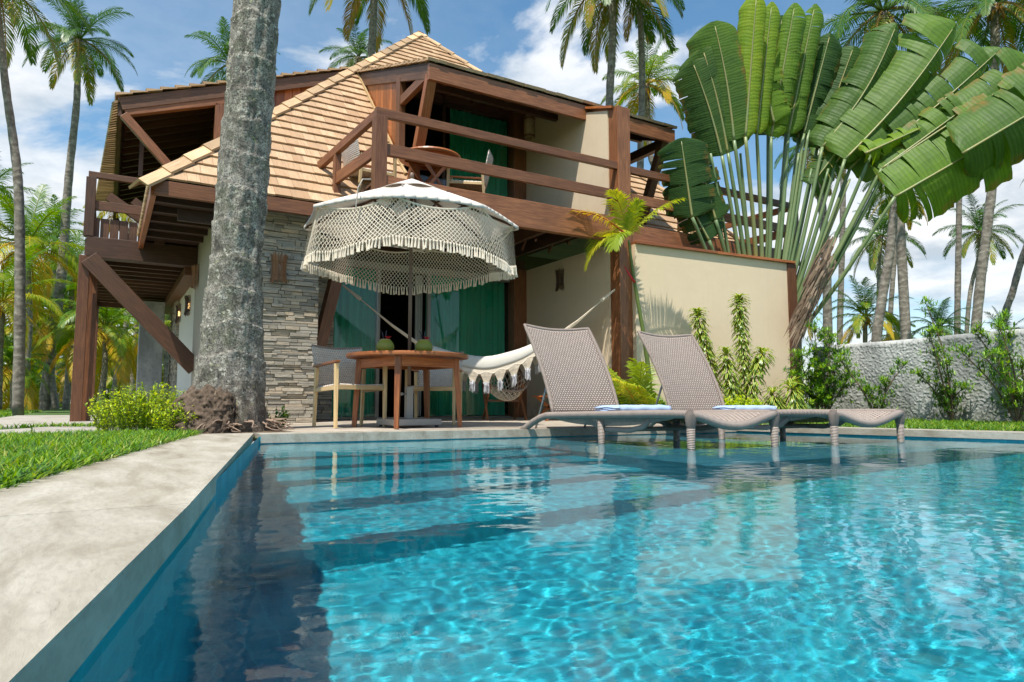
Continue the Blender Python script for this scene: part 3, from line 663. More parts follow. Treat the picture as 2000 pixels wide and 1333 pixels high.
m = MB(); m.box(1.17, 1.22, 9.0, 11.9, 0, 3.2); hp(m, 'left_rough_wall', M_ROUGH, bevel=.01)
m = MB(); m.box(1.2, 1.3, 11.9, 14.9, -.05, 2.42); hp(m, 'left_white_wall', M_WHITE)
m = MB(); m.box(1.185, 1.2, 12.05, 12.14, 0, 2.2); m.box(1.17, 1.2, 13.2, 13.35, .95, .97); m.box(1.165, 1.2, 13.24, 13.26, .86, 1.05); hp(m, 'door_trim_and_handle', M_GREYIRON)
m = MB(); stonewall(m, 14.9, 16.4, 1.2, -.05, 2.3, axis='y'); hp(m, 'rear_stone_wall', M_STONE)
m = MB(); m.box(.55, 1.0, 15.9, 16.3, -.05, 2.35); hp(m, 'rough_pillar', M_STUCCO, bevel=.01)
m = MB(); m.box(1.0, 1.22, 11.9, 17.5, 2.28, 2.42); hp(m, 'wall_plate', M_WOOD, bevel=.004)
m = MB(); m.beam((2.44, 9.35, .80), (2.84, 9.35, 2.62), .15, .22, (0, 1, 0)); hp(m, 'slanted_leg', M_WOOD, bevel=.006)
# rooms: dark boxes behind the openings
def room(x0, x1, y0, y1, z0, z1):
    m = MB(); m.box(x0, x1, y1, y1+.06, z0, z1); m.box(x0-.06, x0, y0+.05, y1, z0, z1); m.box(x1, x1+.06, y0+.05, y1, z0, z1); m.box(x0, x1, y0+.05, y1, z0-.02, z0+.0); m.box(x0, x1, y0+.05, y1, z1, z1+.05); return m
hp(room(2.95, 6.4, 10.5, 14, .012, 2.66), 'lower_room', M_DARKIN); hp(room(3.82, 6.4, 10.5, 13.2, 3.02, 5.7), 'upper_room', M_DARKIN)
m = MB(); m.box(2.95, 3.0, 10.46, 10.54, 0, 2.64); m.box(3.68, 3.74, 10.42, 10.48, 0, 2.4); m.box(4.56, 4.62, 10.42, 10.48, 0, 2.4); m.box(2.98, 6.2, 10.42, 10.5, 2.4, 2.5); m.box(2.98, 6.2, 10.40, 10.52, 0, .02)
hp(m, 'door_frame', M_GREYIRON, bevel=.003)
m = MB(); m.box(6.16, 6.42, 10.28, 10.50, 0, 2.62); m.box(6.16, 6.42, 10.28, 10.5, 3.02, 5.62); hp(m, 'corner_post', M_WOOD, bevel=.004)
m = MB(); m.box(3.0, 3.70, 10.405, 10.415, .02, 2.4); dg = hp(m, 'left_door_glass', M_GLASS); m = MB(); m.box(4.60, 6.16, 10.385, 10.395, .02, 2.4); hp(m, 'right_door_glass', M_GLASS)
m = MB(); m.box(3.8, 3.86, 10.46, 10.54, 3.02, 5.6); m.box(4.82, 4.87, 10.44, 10.5, 3.02, 5.6); m.box(3.8, 6.2, 10.46, 10.54, 5.42, 5.75); m.box(3.80, 6.2, 10.44, 10.52, 3.02, 3.05); hp(m, 'upper_door_frame', M_WOODD, bevel=.003)
m = MB(); m.box(4.3, 6.16, 10.385, 10.395, 3.05, 5.42); hp(m, 'upper_door_glass', M_GLASS)
# beige wall on the right of the doors, both floors, its top following the dormer roof
m = MB(); x0, x1 = 6.42, 6.56; y0, y1 = 7.94, 10.5
def prism(mb, pts_yz, x0, x1):
    n = len(pts_yz); mb.face([(x0, y, z) for y, z in pts_yz][::-1], .5); mb.face([(x1, y, z) for y, z in pts_yz], .5)
    for i in range(n):
        a, b = pts_yz[i], pts_yz[(i+1) % n]; mb.face([(x0, *a), (x0, *b), (x1, *b), (x1, *a)], .5)
prism(m, [(y0, 0), (y1, 0), (y1, 2.62), (y0, 2.62)], x0, x1); prism(m, [(y0, 2.98), (y1, 2.98), (y1, 5.60), (8.6, 4.92), (y0, 4.71)], x0, x1); hp(m, 'beige_wall', M_BEIGE)
m = MB(); m.beam((6.49, 7.80, 4.715), (6.49, 8.46, 4.95), .2, .035); hp(m, 'wall_cap', M_WOODO)
m = MB(); m.box(6.44, 6.68, 7.72, 7.94, 0, 4.72); hp(m, 'main_post', M_WOOD, bevel=.006)
# front deck
m = MB(); m.box(2.73, 6.435, 7.72, 7.82, 2.62, 3.0); m.box(6.69, 10.6, 7.78, 7.86, 2.66, 2.94); fd = hp(m, 'deck_beam', M_WOOD, bevel=.006)
m = MB(); y = 7.83
while y < 10.45: m.box(2.73, 6.42, y, y+.135, 2.95, 2.985); m.box(6.57, 10.6, y+.04, y+.175, 2.95, 2.985); y += .14
hp(m, 'deck_boards', M_WOODD)
m = MB(); x = 2.8
while x < 6.4: m.box(x, x+.07, 7.83, 10.45, 2.74, 2.94); x += .52
m.box(2.75, 6.4, 10.30, 10.42, 2.62, 2.80); m.box(2.75, 2.80, 7.84, 10.4, 2.64, 2.94); hp(m, 'deck_joists', M_WOODD, bevel=.004)
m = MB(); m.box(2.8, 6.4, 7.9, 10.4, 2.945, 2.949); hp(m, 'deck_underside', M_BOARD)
def rail(name, segs, posts, mat=M_WOOD):
    m = MB()
    for a, b, w, h in segs: m.beam(a, b, w, h)
    o = hp(m, name, mat, bevel=.005)
    for (x, y, z0, z1, w) in posts: m = MB(); m.box(x-w/2, x+w/2, y-w/2, y+w/2, z0, z1); m.build('rail_post', mat, o, bevel=.005)
    return o
rail('front_railing', [((2.68, 7.77, 3.79), (6.44, 7.77, 3.79), .07, .11), ((2.80, 7.77, 3.34), (6.44, 7.77, 3.34), .05, .15),
     ((2.73, 7.83, 3.79), (2.40, 9.24, 3.50), .07, .11), ((2.73, 7.83, 3.34), (2.50, 8.83, 3.20), .05, .15), ((6.69, 7.79, 3.78), (10.6, 7.79, 3.78), .07, .11), ((6.69, 7.79, 3.34), (10.6, 7.79, 3.34), .05, .15),
     ((10.56, 7.85, 3.78), (10.56, 10.0, 3.78), .07, .11), ((10.56, 7.85, 3.34), (10.56, 10.0, 3.34), .05, .15)],
     [(2.74, 7.77, 2.60, 3.735, .15), (2.52, 8.80, 2.95, 3.56, .09), (10.56, 7.79, 2.7, 3.73, .12), (6.80, 8.0, 2.70, 3.73, .10)])
# left deck
YL = 11.8
m = MB(); m.box(-.34, 1.20, YL-.06, YL+.06, 2.40, 2.71); m.box(-.36, -.26, YL+.06, 17.6, 2.38, 2.70); m.box(-.34, 1.2, 17.6, 17.7, 2.38, 2.7); hp(m, 'left_deck_beam', M_WOODD, bevel=.006)
m = MB(); y = YL+.3
while y < 17.5: m.box(-.26, 1.2, y, y+.06, 2.44, 2.60); y += .42
m.box(-.25, 1.2, YL+.1, 17.55, 2.615, 2.64); hp(m, 'left_deck_joists', M_WOODD)
m = MB(); x = -.30; 
while x < 1.1: m.box(x, x+.115, YL+.04, YL+.06, 2.71, 3.02); x += .125
hp(m, 'left_deck_infill_boards', M_WOODD)
rail('left_railing', [((-.36, YL, 3.66), (1.0, YL, 3.66), .07, .09), ((-.30, YL, 3.20), (.58, YL, 3.20), .04, .14), ((-.32, YL+.05, 3.66), (-.32, 17.6, 3.66), .07, .09), ((-.32, YL+.05, 3.20), (-.32, 17.6, 3.20), .04, .14)], [(-.32, YL, 2.715, 3.61, .13), (.62, YL-.01, 2.7, 3.64, .15), (-.32, 14.6, 2.6, 3.63, .1), (-.32, 17.6, 2.6, 3.63, .1)], M_WOODD)
for bb in ((-.42, -.28, YL-.06, YL+.12, -.10, 2.42), (-.31, -.17, YL+.28, YL+.44, -.1, 2.44), (-.36, -.2, 17.45, 17.6, -.1, 2.4)): m = MB(); m.box(*bb); hp(m, 'deck_post', M_WOOD, bevel=.006)
m = MB(); m.beam((-.30, YL-.09, 2.38), (1.20, YL-.09, .78), .06, .25, (0, 0, 1)); hp(m, 'left_deck_brace', M_WOODD, bevel=.006)
m = MB(); m.beam((.25, YL+.6, 3.5), (1.5, YL+.6, 2.6), .1, .12); m.beam((-.1, YL+.9, 3.6), (1.2, YL+.9, 2.75), .1, .14); hp(m, 'inner_brace', M_WOODD)

# garden wall with a wooden cap
gw = thing('garden_wall', (8.3, 7.4, 0), 'beige rendered garden wall topped by an orange wooden cap', 'wall')
GA, GB = Vector((6.66, 7.63, 0)), Vector((9.62, 7.22, 0)); gd = (GB-GA).normalized(); gn = Vector((-gd.y, gd.x, 0))
zA, zB = 2.60, 2.54
m = MB(); q = [GA, GB, GB+gn*.14, GA+gn*.14]; zz = [zA, zB, zB, zA]
m.face([(v.x, v.y, z) for v, z in zip(q, zz)])
for i in range(4): a, b, za, zb = q[i], q[(i+1) % 4], zz[i], zz[(i+1) % 4]; m.face([(a.x, a.y, -.05), (b.x, b.y, -.05), (b.x, b.y, zb), (a.x, a.y, za)])
m.build('rendered_wall', M_BEIGE, gw)
m = MB(); mid = (GA+GB)/2
for a, b, z0, z1 in ((GA, mid-gd*.003, zA, (zA+zB)/2), (mid, GB+gd*.1, (zA+zB)/2, zB)): m.beam((a.x+gn.x*.07, a.y+gn.y*.07, z0+.02), (b.x+gn.x*.07, b.y+gn.y*.07, z1+.02), .24, .04)
m.build('cap', M_WOODO, gw, bevel=.004)
m = MB(); e = GB+gd*.045+gn*.06; m.beam((e.x, e.y, .30), (e.x, e.y, zB), .16, .19, tuple(gd)); m.build('end_post', M_WOOD, gw, bevel=.005)

# rough white boundary wall
bw = thing('boundary_wall', (10.1, 4, 0), 'low grey white boundary wall of rough stucco behind the shrubs', 'wall')
m = MB(); rows = []; P0, P1 = Vector((10.28, 7.3, 0)), Vector((9.35, -.5, 0)); n_ = 860; L = (P1-P0).length; dd = (P1-P0).normalized(); nn = Vector((dd.y, -dd.x, 0)) 
if nn.x > 0: nn = -nn
prof = [(0, -.05)]+[(0, z*1.16/110) for z in range(1, 108)]+[(.02, 1.165), (.05, 1.185), (.1, 1.19), (.18, 1.19), (.22, 1.17), (.24, 1.1), (.24, 0)]
for (off, z) in prof:
    r_ = []
    for k in range(n_+1):
        b = P0+dd*(L*k/n_); w = noise.noise(Vector((k*L/n_*2.2, z*2.2+off*5, 1)))*.02+noise.noise(Vector((k*L/n_*50, z*50+off*30, 4)))*.006+max(0, noise.noise(Vector((k*L/n_*30, z*34, 9))))**.7*.011
        hgt_ = noise.noise(Vector((k*L/n_*.9, 0, 3)))*.03 if z > 1 else 0
        r_.append(b+nn*(w-off)+Vector((0, 0, z+hgt_)))
    rows.append(r_)
m.grid(rows[::-1]); m.build('stucco', M_STUCCO, bw, smooth=True)

# ------------------------------------------------------------------ curtains
random.seed(23)
def curtain(name, x0, x1, y, z0, z1, mat, label, amp=.035, wl=.11, group='curtains in the openings'):
    m = MB(); n = int((x1-x0)/.012); r0, r1 = [], []
    ph = [random.uniform(0, 6) for _ in range(4)]
    rows = []
    for j in range(9):
        z = z0+(z1-z0)*j/8; r = []
        for k in range(n+1):
            x = x0+(x1-x0)*k/n; f = 1-.35*j/8
            yy = y+amp*f*(math.sin(x/wl*6.283+ph[0]+.5*math.sin(x*5+ph[1]))+.4*math.sin(x/wl*3.9+ph[2]+j*.12))
            r.append((x, yy, z))
        rows.append(r)
    m.grid(rows); o = m.build(name, mat, smooth=True); return tag(o, label, 'curtain', group)
curtain('curtain', 3.03, 3.72, 10.62, .03, 2.42, M_GREENC, 'narrow green curtain behind the left pane of the ground floor door')
curtain('curtain', 4.62, 6.15, 10.62, .03, 2.42, M_GREENC, 'wide green curtain behind the right pane of the ground floor door', .04, .13)
curtain('curtain', 5.02, 6.18, 10.60, 3.06, 5.45, M_GREENC, 'green curtain hanging in the upstairs balcony doorway', .035, .13)
curtain('curtain', 3.70, 3.80, 10.74, .03, 2.42, M_WHITEC, 'thin white sheer curtain at the left edge of the dark ground floor doorway', .02, .05, 'sheer white curtains')
curtain('curtain', 4.46, 4.60, 10.74, .03, 2.42, M_WHITEC, 'thin white sheer curtain at the right edge of the dark ground floor doorway', .02, .05, 'sheer white curtains')

# ------------------------------------------------------------------ wall lamps
def sconce(loc, label, ang=0, r=.085, h=.33, mat=None, lit=False, nst=15):
    t = thing('wall_lamp', loc, label, 'lamp', 'stick wall lamps'); t.rotation_euler = (0, 0, ang); mat = mat or M_BAMBOO
    L = Vector(loc); m = MB()
    for i in range(nst):
        a = math.pi*(1.05+.9*i/(nst-1)); pts = []
        for k in range(7):
            z = -h/2+h*k/6+random.uniform(-.006, .006); rr = r*(1+.22*abs(k/3-1)**2)
            pts.append((L.x+rr*math.cos(a), L.y+rr*.8*math.sin(a), L.z+z+(random.uniform(-.02, .02) if k in (0, 6) else 0)))
        m.tube(pts, random.uniform(.005, .008), 5, random.random())
    for z in (-.26, .26):
        m.tube([(L.x+r*.97*math.cos(math.pi*(1+k/8)), L.y+r*.78*math.sin(math.pi*(1+k/8)), L.z+z*h) for k in range(9)], .005, 5, .3)
    m.build('stick_shade', mat, t)
    b = MB(); b.lathe([(.001, -.05), (.022, -.035), (.03, 0), (.02, .03), (.012, .05), (.001, .052)], L+Vector((0, -.03, 0)), 12); b.build('bulb', M_BULB if lit else M_WHITE, t, smooth=True)
    p = MB(); p.box(L.x-.05, L.x+.05, L.y-.012, L.y+.0, L.z-.07, L.z+.07); p.build('back_plate', M_GREYIRON, t)
    return t
sconce((1.84, 8.94, 1.96), 'bamboo stick lamp on the stacked stone wall right of the big palm trunk', 0, .085, .36)
sconce((1.165, 11.55, 2.20), 'bamboo stick lamp high on the rough wall under the left balcony', -math.pi/2, .1, .34)
sconce((1.20, 12.95, 1.92), 'lit stick lamp on the white wall beside the large palm trunk, the nearer of two', -math.pi/2, .09, .33, M_BAMBOOD, True)
sconce((1.20, 14.7, 1.98), 'lit stick lamp farther along the white wall, partly behind the dark brace', -math.pi/2, .09, .33, M_BAMBOOD, True)
sconce((6.415, 9.2, 2.27), 'dark woven stick lamp on the shaded beige wall above the hammock', -math.pi/2, .085, .33, M_BAMBOOD)
t = thing('wall_lamp', (6.36, 10.05, 5.18), 'bamboo drum lamp on the upstairs wall beside the green curtain', 'lamp')
m = MB(); m.lathe([(.088, -.2), (.098, -.19), (.10, 0), (.098, .19), (.088, .2), (.085, .19), (.085, -.19)], (6.34, 10.05, 5.18), 20); m.build('bamboo_drum', M_PALE, t, smooth=True)
m = MB()
for z in (-.17, .15): m.lathe([(.103, z-.02), (.106, z), (.103, z+.02)], (6.34, 10.05, 5.18), 20)
m.build('lashing', M_BAMBOO, t)

# ------------------------------------------------------------------ parasol with macrame valance
UX, UY = 2.74, 6.72
um = thing('parasol', (UX, UY, 0), 'off white garden parasol with a long knotted macrame fringe', 'parasol')
RZ, TZ, UR, U0 = 2.13, 2.60, 1.15, -YAW+R(90)
def uv_(k, r, z): a = U0+math.pi/4*k; return Vector((UX+r*math.cos(a), UY+r*math.sin(a), z))
m = MB(); N = 8
rows = []
for j in range(11):
    f = j/10; r = .05+(UR-.05)*f; row = []
    for k in range(64):
        s = k/8; e = s-math.floor(s); a0, a1 = uv_(math.floor(s), r, 0), uv_(math.floor(s)+1, r, 0); q = a0.lerp(a1, e)
        bow = math.sin(e*math.pi); q = q.lerp(Vector((UX, UY, 0)), .035*bow*f); z = TZ-(TZ-RZ)*(f**1.08)+.0
        q.z = z+.035*bow*f*f-.03*bow*math.sin(f*math.pi); row.append(q)
    rows.append(row)
m.grid(rows[::-1], True)
for k in range(64):  # short valance strip
    a, b = rows[-1][k], rows[-1][(k+1) % 64]; m.face([a, b, b+Vector((0, 0, -.035)), a+Vector((0, 0, -.035))])
can = m.build('canopy', M_CANVAS, um, smooth=True, solid=.004)
m = MB(); rows = []
for j in range(5):
    f = j/4; r = .03+.34*f; row = []
    for k in range(64):
        s = k/8; e = s-math.floor(s); q = uv_(math.floor(s), r, 0).lerp(uv_(math.floor(s)+1, r, 0), e); bow = math.sin(e*math.pi)
        q.z = TZ+.045-.165*f+.02*bow*f; row.append(q)
    rows.append(row)
m.grid(rows[::-1], True); m.build('vent_cap', M_CANVAS, can, smooth=True, solid=.004)
m = MB(); m.tube([(UX, UY, .06), (UX, UY, TZ+.08)], .019, 14); m.build('pole', M_POLE, um, smooth=True)
m = MB(); m.lathe([(.001, TZ+.13), (.018, TZ+.12), (.026, TZ+.09), (.02, TZ+.06), (.001, TZ+.05)], (UX, UY, 0), 12); m.build('finial', M_POLE, um, smooth=True)
for k in range(8):
    m = MB(); m.beam(uv_(k, .04, TZ-.02), uv_(k, UR-.01, RZ-.012), .018, .024); rb = m.build('rib', M_WOODD, um)
    m = MB(); m.beam(uv_(k, .05, 2.12), uv_(k, .62, 2.385), .016, .02); m.build('strut', M_WOODD, rb)
m = MB(); m.lathe([(.03, 2.07), (.06, 2.08), (.06, 2.15), (.03, 2.16)], (UX, UY, 0), 14); m.build('hub', M_POLE, um)
# knotted net: two families of diagonal cords hanging from rib tip to rib tip, tassels below
def skirt(z_top, drop, rad, sag, name, par):
    m = MB(); NC = 20; tot = NC*8
    def P(s, f):     # s along the perimeter in ribs, f 0 top .. 1 bottom
        e = s-math.floor(s); k = math.floor(s); r = rad*(1+.03*f)
        q = uv_(k, r, 0).lerp(uv_(k+1, r, 0), e); bow = math.sin(e*math.pi)
        q += (q-Vector((UX, UY, 0))).normalized()*(.05*bow*f + .03*math.sin(s*7.3)*f); wob = .045*math.sin(s*2.36+1)*f
        q.z = z_top+.02-sag*bow*(1-.5*f)-(drop+wob)*f; return q
    M_ = 16; w = .0031
    for fam in (1, -1):
        for i in range(tot):
            prev = None
            for j in range(M_+1):
                f = j/M_; s = (i+fam*(j % 2)*.5+ (0))/NC if False else (i+.5*((j % 2)*fam))/NC
                q = P(s % 8, f); out = (q-Vector((UX, UY, q.z))).normalized(); q = q+out*(.002*fam)
                if prev is not None:
                    d = (q-prev).normalized(); sd = d.cross(out).normalized()*w; m.face([prev-sd, q-sd, q+sd, prev+sd], random.random())
                prev = q
    for i in range(int(tot*1.4)):
        s = i/NC/1.4; q = P(s % 8, 1.0); t_ = q+Vector((random.uniform(-.012, .012), random.uniform(-.012, .012), -.075-random.uniform(0, .02)))
        m.tube([q+Vector((0, 0, .012)), q+Vector((0, 0, -.006)), q.lerp(t_, .3), t_], [.004, .009, .007, .012], 6, random.random())
    pts = [P(k/12, 0) for k in range(97)]; m.tube(pts, .009, 5, .5)
    return m.build(name, M_ROPE, par)
skirt(RZ-.02, .41, UR*.95, .07, 'macrame_fringe', um)
m = MB(); a = uv_(3.6, 1.02, 2.28); m.tube([a+Vector((.08, .0, .06)), a+Vector((0, -.01, .045)), a+Vector((-.05, -.03, -.05)), a+Vector((-.07, -.04, -.25))], .006, 6); m.build('tie_cord', M_GREYIRON, um)
pb = um
m = MB(); m.box(UX-.26, UX+.26, UY-.26, UY+.26, .02, .085); m.build('base_plate', M_GREYIRON, pb, bevel=.008)
m = MB(); m.box(UX-.036, UX+.036, UY-.036, UY+.036, .085, .42); m.build('sleeve', M_GREYIRON, pb, bevel=.004)
m = MB(); m.tube([(UX-.09, UY-.03, .34), (UX-.02, UY-.01, .34)], .008, 8); m.tube([(UX-.10, UY-.035, .34), (UX-.085, UY-.03, .34)], .018, 10); m.build('clamp_knob', M_STEEL, pb)
for dx in (-1, 1):
    for dy in (-1, 1):
        m = MB(); m.lathe([(.02, 0), (.022, .01), (.02, .02)], (UX+dx*.22, UY+dy*.22, 0), 10); m.build('foot', M_STRAW, pb)

# ------------------------------------------------------------------ dining table, coconuts
TX, TY = 2.70, 6.66
tb = thing('dining_table', (TX, TY, 0), 'round slatted teak dining table under the parasol', 'table')
m = MB(); Rr = .63; k = -8
while k <= 8:   # slats with the gap for the pole
    y = k*.072; h = math.sqrt(max(0, Rr*Rr-(abs(y)+.034)**2))
    if h > .05: m.box(TX-h+.03, TX+h-.03, TY+y-.033, TY+y+.033, .722, .742)
    k += 1
m.build('slats', M_WOODO, tb, bevel=.002)
m = MB(); prof = [(Rr-.065, .715), (Rr-.065, .745), (Rr-.01, .747), (Rr, .738), (Rr, .715), (Rr-.01, .708), (Rr-.065, .715)]; m.lathe(prof, (TX, TY, 0), 64); m.build('rim', M_WOODO, tb, smooth=False)
legs = []
for a in (-YAW+R(-92), -YAW+R(-178), -YAW+R(2), -YAW+R(75)):
    ax, ay = math.cos(a), math.sin(a); top = Vector((TX+ax*.50, TY+ay*.50, .71)); bot = Vector((TX+ax*.545, TY+ay*.545, 0)); legs.append(top)
    m = MB(); m.beam(bot, top, .042, .046, (ax, ay, 0), w2=.062, h2=.062); m.build('leg', M_WOODO, tb, bevel=.004)
for i in range(4):
    a, b = legs[(0, 2, 3, 1)[i]], legs[(2, 3, 1, 0)[i]]; m = MB(); m.beam(a+Vector((0, 0, -.055)), b+Vector((0, 0, -.055)), .024, .09); m.build('apron', M_WOODO, tb, bevel=.003)
m = MB(); m.lathe([(.022, .70), (.04, .70), (.04, .752), (.022, .752)], (TX, TY, 0), 16); m.build('pole_ring', M_WOODD, tb)
def coconut(x, y, label, tilt):
    t = thing('coconut_drink', (x, y, .748), label, 'coconut drink', 'coconut drinks on the table')
    m = MB(); m.lathe([(.001, .0), (.055, .005), (.085, .03), (.094, .06), (.088, .095), (.066, .128), (.052, .14)], (x, y, .762), 20); sh = m.build('shell', M_COCO, t, smooth=True)
    m = MB(); m.lathe([(.054, .138), (.048, .146), (.001, .146)], (x, y, .762), 18); m.build('cut_top', M_COCOIN, sh)
    m = MB(); m.lathe([(.001, 0), (.105, 0), (.11, .007), (.105, .014), (.001, .014)], (x, y, .748), 20); m.build('coaster', M_WOODD, t)
    for s in (-1, 1):
        m = MB(); m.tube([(x+s*.01, y, .86), (x+s*.02-.01, y+.01, .98), (x+s*.035-.02, y+.01, 1.0)], .004, 6); m.build('straw', M_STRAW, t)
    m = MB()
    for i in range(7):
        a = i*.9+tilt; c = Vector((x+.022, y-.02, .912)); d = Vector((math.cos(a)*.035, math.sin(a)*.035, .028)); sd = Vector((-math.sin(a), math.cos(a), 0))*.014; m.face([c, c+d*.6-sd, c+d, c+d*.6+sd])
    m.build('flower', M_FLOWER, t, solid=.002)
w_ = RT.normalized()
coconut(TX-.215, TY+.10, 'green coconut drink with red flower, left of the parasol pole', 0)
coconut(TX+.16, TY-.04, 'green coconut drink with red flower, right of the parasol pole', 1)

# ------------------------------------------------------------------ woven armchairs
def armchair(x, y, z, ang, label, group='woven armchairs'):
    t = thing('armchair', (0, 0, 0), label, 'chair', group)
    # local: faces -Y, origin at the floor centre
    W2, D2 = .27, .25
    for sx in (-1, 1):
        m = MB(); m.beam((sx*W2, -D2, 0), (sx*W2, -D2+.01, .645), .03, .034, (0, 1, 0), w2=.038, h2=.042); m.build('front_leg', M_PALE, t, bevel=.004)
        m = MB(); m.beam((sx*W2, D2+.03, 0), (sx*W2, D2-.005, .62), .03, .034, (0, 1, 0), w2=.038, h2=.042); m.build('rear_leg', M_PALE, t, bevel=.004)
        m = MB(); m.beam((sx*W2, -D2-.03, .662), (sx*W2, D2+.04, .632), .05, .024); m.build('armrest', M_WOODO, t, bevel=.005)
        m = MB(); m.beam((sx*W2, -D2, .40), (sx*W2, D2, .38), .024, .04); m.build('side_rail', M_PALE, t, bevel=.003)
    m = MB(); m.beam((-W2, -D2, .405), (W2, -D2, .405), .026, .045); m.build('front_rail', M_PALE, t, bevel=.003)
    m = MB(); rows = []
    for j in range(9):
        f = j/8; rows.append([(-W2+.01+(2*W2-.02)*k/8, -D2+(2*D2)*f, .435-.03*f-.022*math.sin(math.pi*k/8)*math.sin(math.pi*min(1, f+.1))) for k in range(9)])
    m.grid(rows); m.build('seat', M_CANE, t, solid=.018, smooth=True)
    m = MB(); rows = []
    for j in range(9):
        f = j/8; zz = .40+.46*f; rows.append([((-W2-.02*f+(2*W2+.04*f)*k/12), D2-.01+.10*f+.05*math.sin(math.pi*k/12), zz-.02*f*math.sin(math.pi*k/12)) for k in range(13)])
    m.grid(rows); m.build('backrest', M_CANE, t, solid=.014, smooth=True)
    m = MB(); m.tube([(-W2-.02, D2+.09, .86)]+[(-W2-.02+(2*W2+.04)*k/12, D2+.09+.05*math.sin(math.pi*k/12), .86-.02*math.sin(math.pi*k/12)) for k in range(1, 13)], .011, 8); m.build('top_rail', M_WRAP, t, smooth=True)
    t.location = (x, y, z); t.rotation_euler = (0, 0, ang); return t
def wpos(u, D): l = (u-1000)/1338*D; return (FW.x/math.cos(PITCH)*D+RT.x*l, FW.y/math.cos(PITCH)*D+RT.y*l)
x, y = wpos(684, 7.15); armchair(x, y, 0, R(8), 'woven armchair with teak arms at the left side of the round table')
x, y = wpos(848, 7.95); armchair(x, y, 0, R(-8)-YAW+R(4), 'woven armchair with teak arms tucked in behind the round table')
armchair(3.05, 9.0, 2.99, R(95), 'woven armchair on the upper balcony left of the round table, beside the shingles')
armchair(4.42, 8.75, 2.99, R(-120), 'woven armchair on the upper balcony right of the round table')
armchair(8.95, 8.55, 2.99, R(70), 'woven armchair on the right part of the upper balcony behind the railing')

# upstairs folding table seen from below, and a rope bowl chair
ut = thing('round_balcony_table', (3.84, 8.75, 2.99), 'round orange teak table on the upper balcony seen from below', 'table')
m = MB(); c0 = Vector((3.84, 8.75, 3.72)); m.lathe([(.36, -.02), (.36, .02), (.44, .022), (.45, 0), (.44, -.02), (.36, -.02)], c0, 40); m.build('rim', M_WOODO, ut)
m = MB()
for k in range(-5, 6): h = math.sqrt(.38**2-(k*.068)**2); m.box(c0.x-h, c0.x+h, c0.y+k*.068-.031, c0.y+k*.068+.031, 3.715, 3.735)
m.build('slats', M_WOODO, ut)
for s in (-1, 1):
    m = MB(); m.beam((c0.x-.3, c0.y+s*.22, 3.0), (c0.x+.24, c0.y+s*.2, 3.70), .03, .045); m.build('leg', M_WOODO, ut, bevel=.003)
    m = MB(); m.beam((c0.x+.3, c0.y+s*.22, 3.0), (c0.x-.24, c0.y+s*.2, 3.70), .03, .045); m.build('leg', M_WOODO, ut, bevel=.003)
m = MB(); m.box(c0.x-.3, c0.x+.3, c0.y-.22, c0.y-.19, 3.68, 3.71); m.box(c0.x-.3, c0.x+.3, c0.y+.19, c0.y+.22, 3.68, 3.71); m.build('batten', M_WOODO, ut)
def bowl_chair(x, y, z, label, ang=0, low=0):
    t = thing('bowl_chair', (0, 0, 0), label, 'chair', 'rope bowl chairs')
    m = MB(); ring = [(.36*math.cos(a*math.pi/12), .34*math.sin(a*math.pi/12), .62+.20*math.sin(a*math.pi/12)-.05*math.cos(a*math.pi/12)) for a in range(25)]; m.tube(ring, .016, 8); m.build('hoop', M_WRAP, t, smooth=True)
    m = MB(); c = Vector((0, -.06, .34))
    for fam in (1, -1):
        for i in range(24):
            prev = None
            for j in range(8):
                f = j/7; a = (i+fam*j*.75)*math.pi/12; rr = 1-f; e = Vector((.36*math.cos(a), .34*math.sin(a), .62+.20*math.sin(a)-.05*math.cos(a))); q = c.lerp(e, rr); q.z -= .10*math.sin(math.pi*f)
                if prev is not None: m.tube([prev, q], .0045, 4, .5, False)
                prev = q
    m.build('rope_net', M_ROPE, t)
    for s in (-1, 1):
        m = MB(); m.beam((s*.28, -.34, 0), (s*.26, .30, .56), .03, .05); m.build('leg', M_WOOD, t, bevel=.003)
        m = MB(); m.beam((s*.24, .36, 0), (s*.24, -.28, .50), .03, .05); m.build('leg', M_WOOD, t, bevel=.003)
    m = MB(); m.beam((-.28, -.02, .28), (.28, -.02, .28), .03, .03); m.build('stretcher', M_WOOD, t)
    t.location = (x, y, z); t.rotation_euler = (0, 0, ang); return t
bowl_chair(5.05, 8.75, 0, 'low rope bowl chair with crossed brown legs under the hammock', R(-20))
bowl_chair(5.95, 9.0, 2.75, 'rope bowl chair on the upper balcony, only its rim above the beam', R(-10))
st = thing('side_table', (5.55, 8.15, 0), 'small wooden folding side table behind the near lounger', 'table')
m = MB()
for k in range(5): m.box(5.30, 5.80, 7.98+k*.072, 8.045+k*.072, .33, .35)
m.build('top', M_WOODO, st, bevel=.002)
for y in (8.0, 8.3):
    m = MB(); m.beam((5.30, y, 0), (5.74, y, .33), .025, .035); m.build('leg', M_WOODO, st)
    m = MB(); m.beam((5.80, y, 0), (5.36, y, .33), .025, .035); m.build('leg', M_WOODO, st)

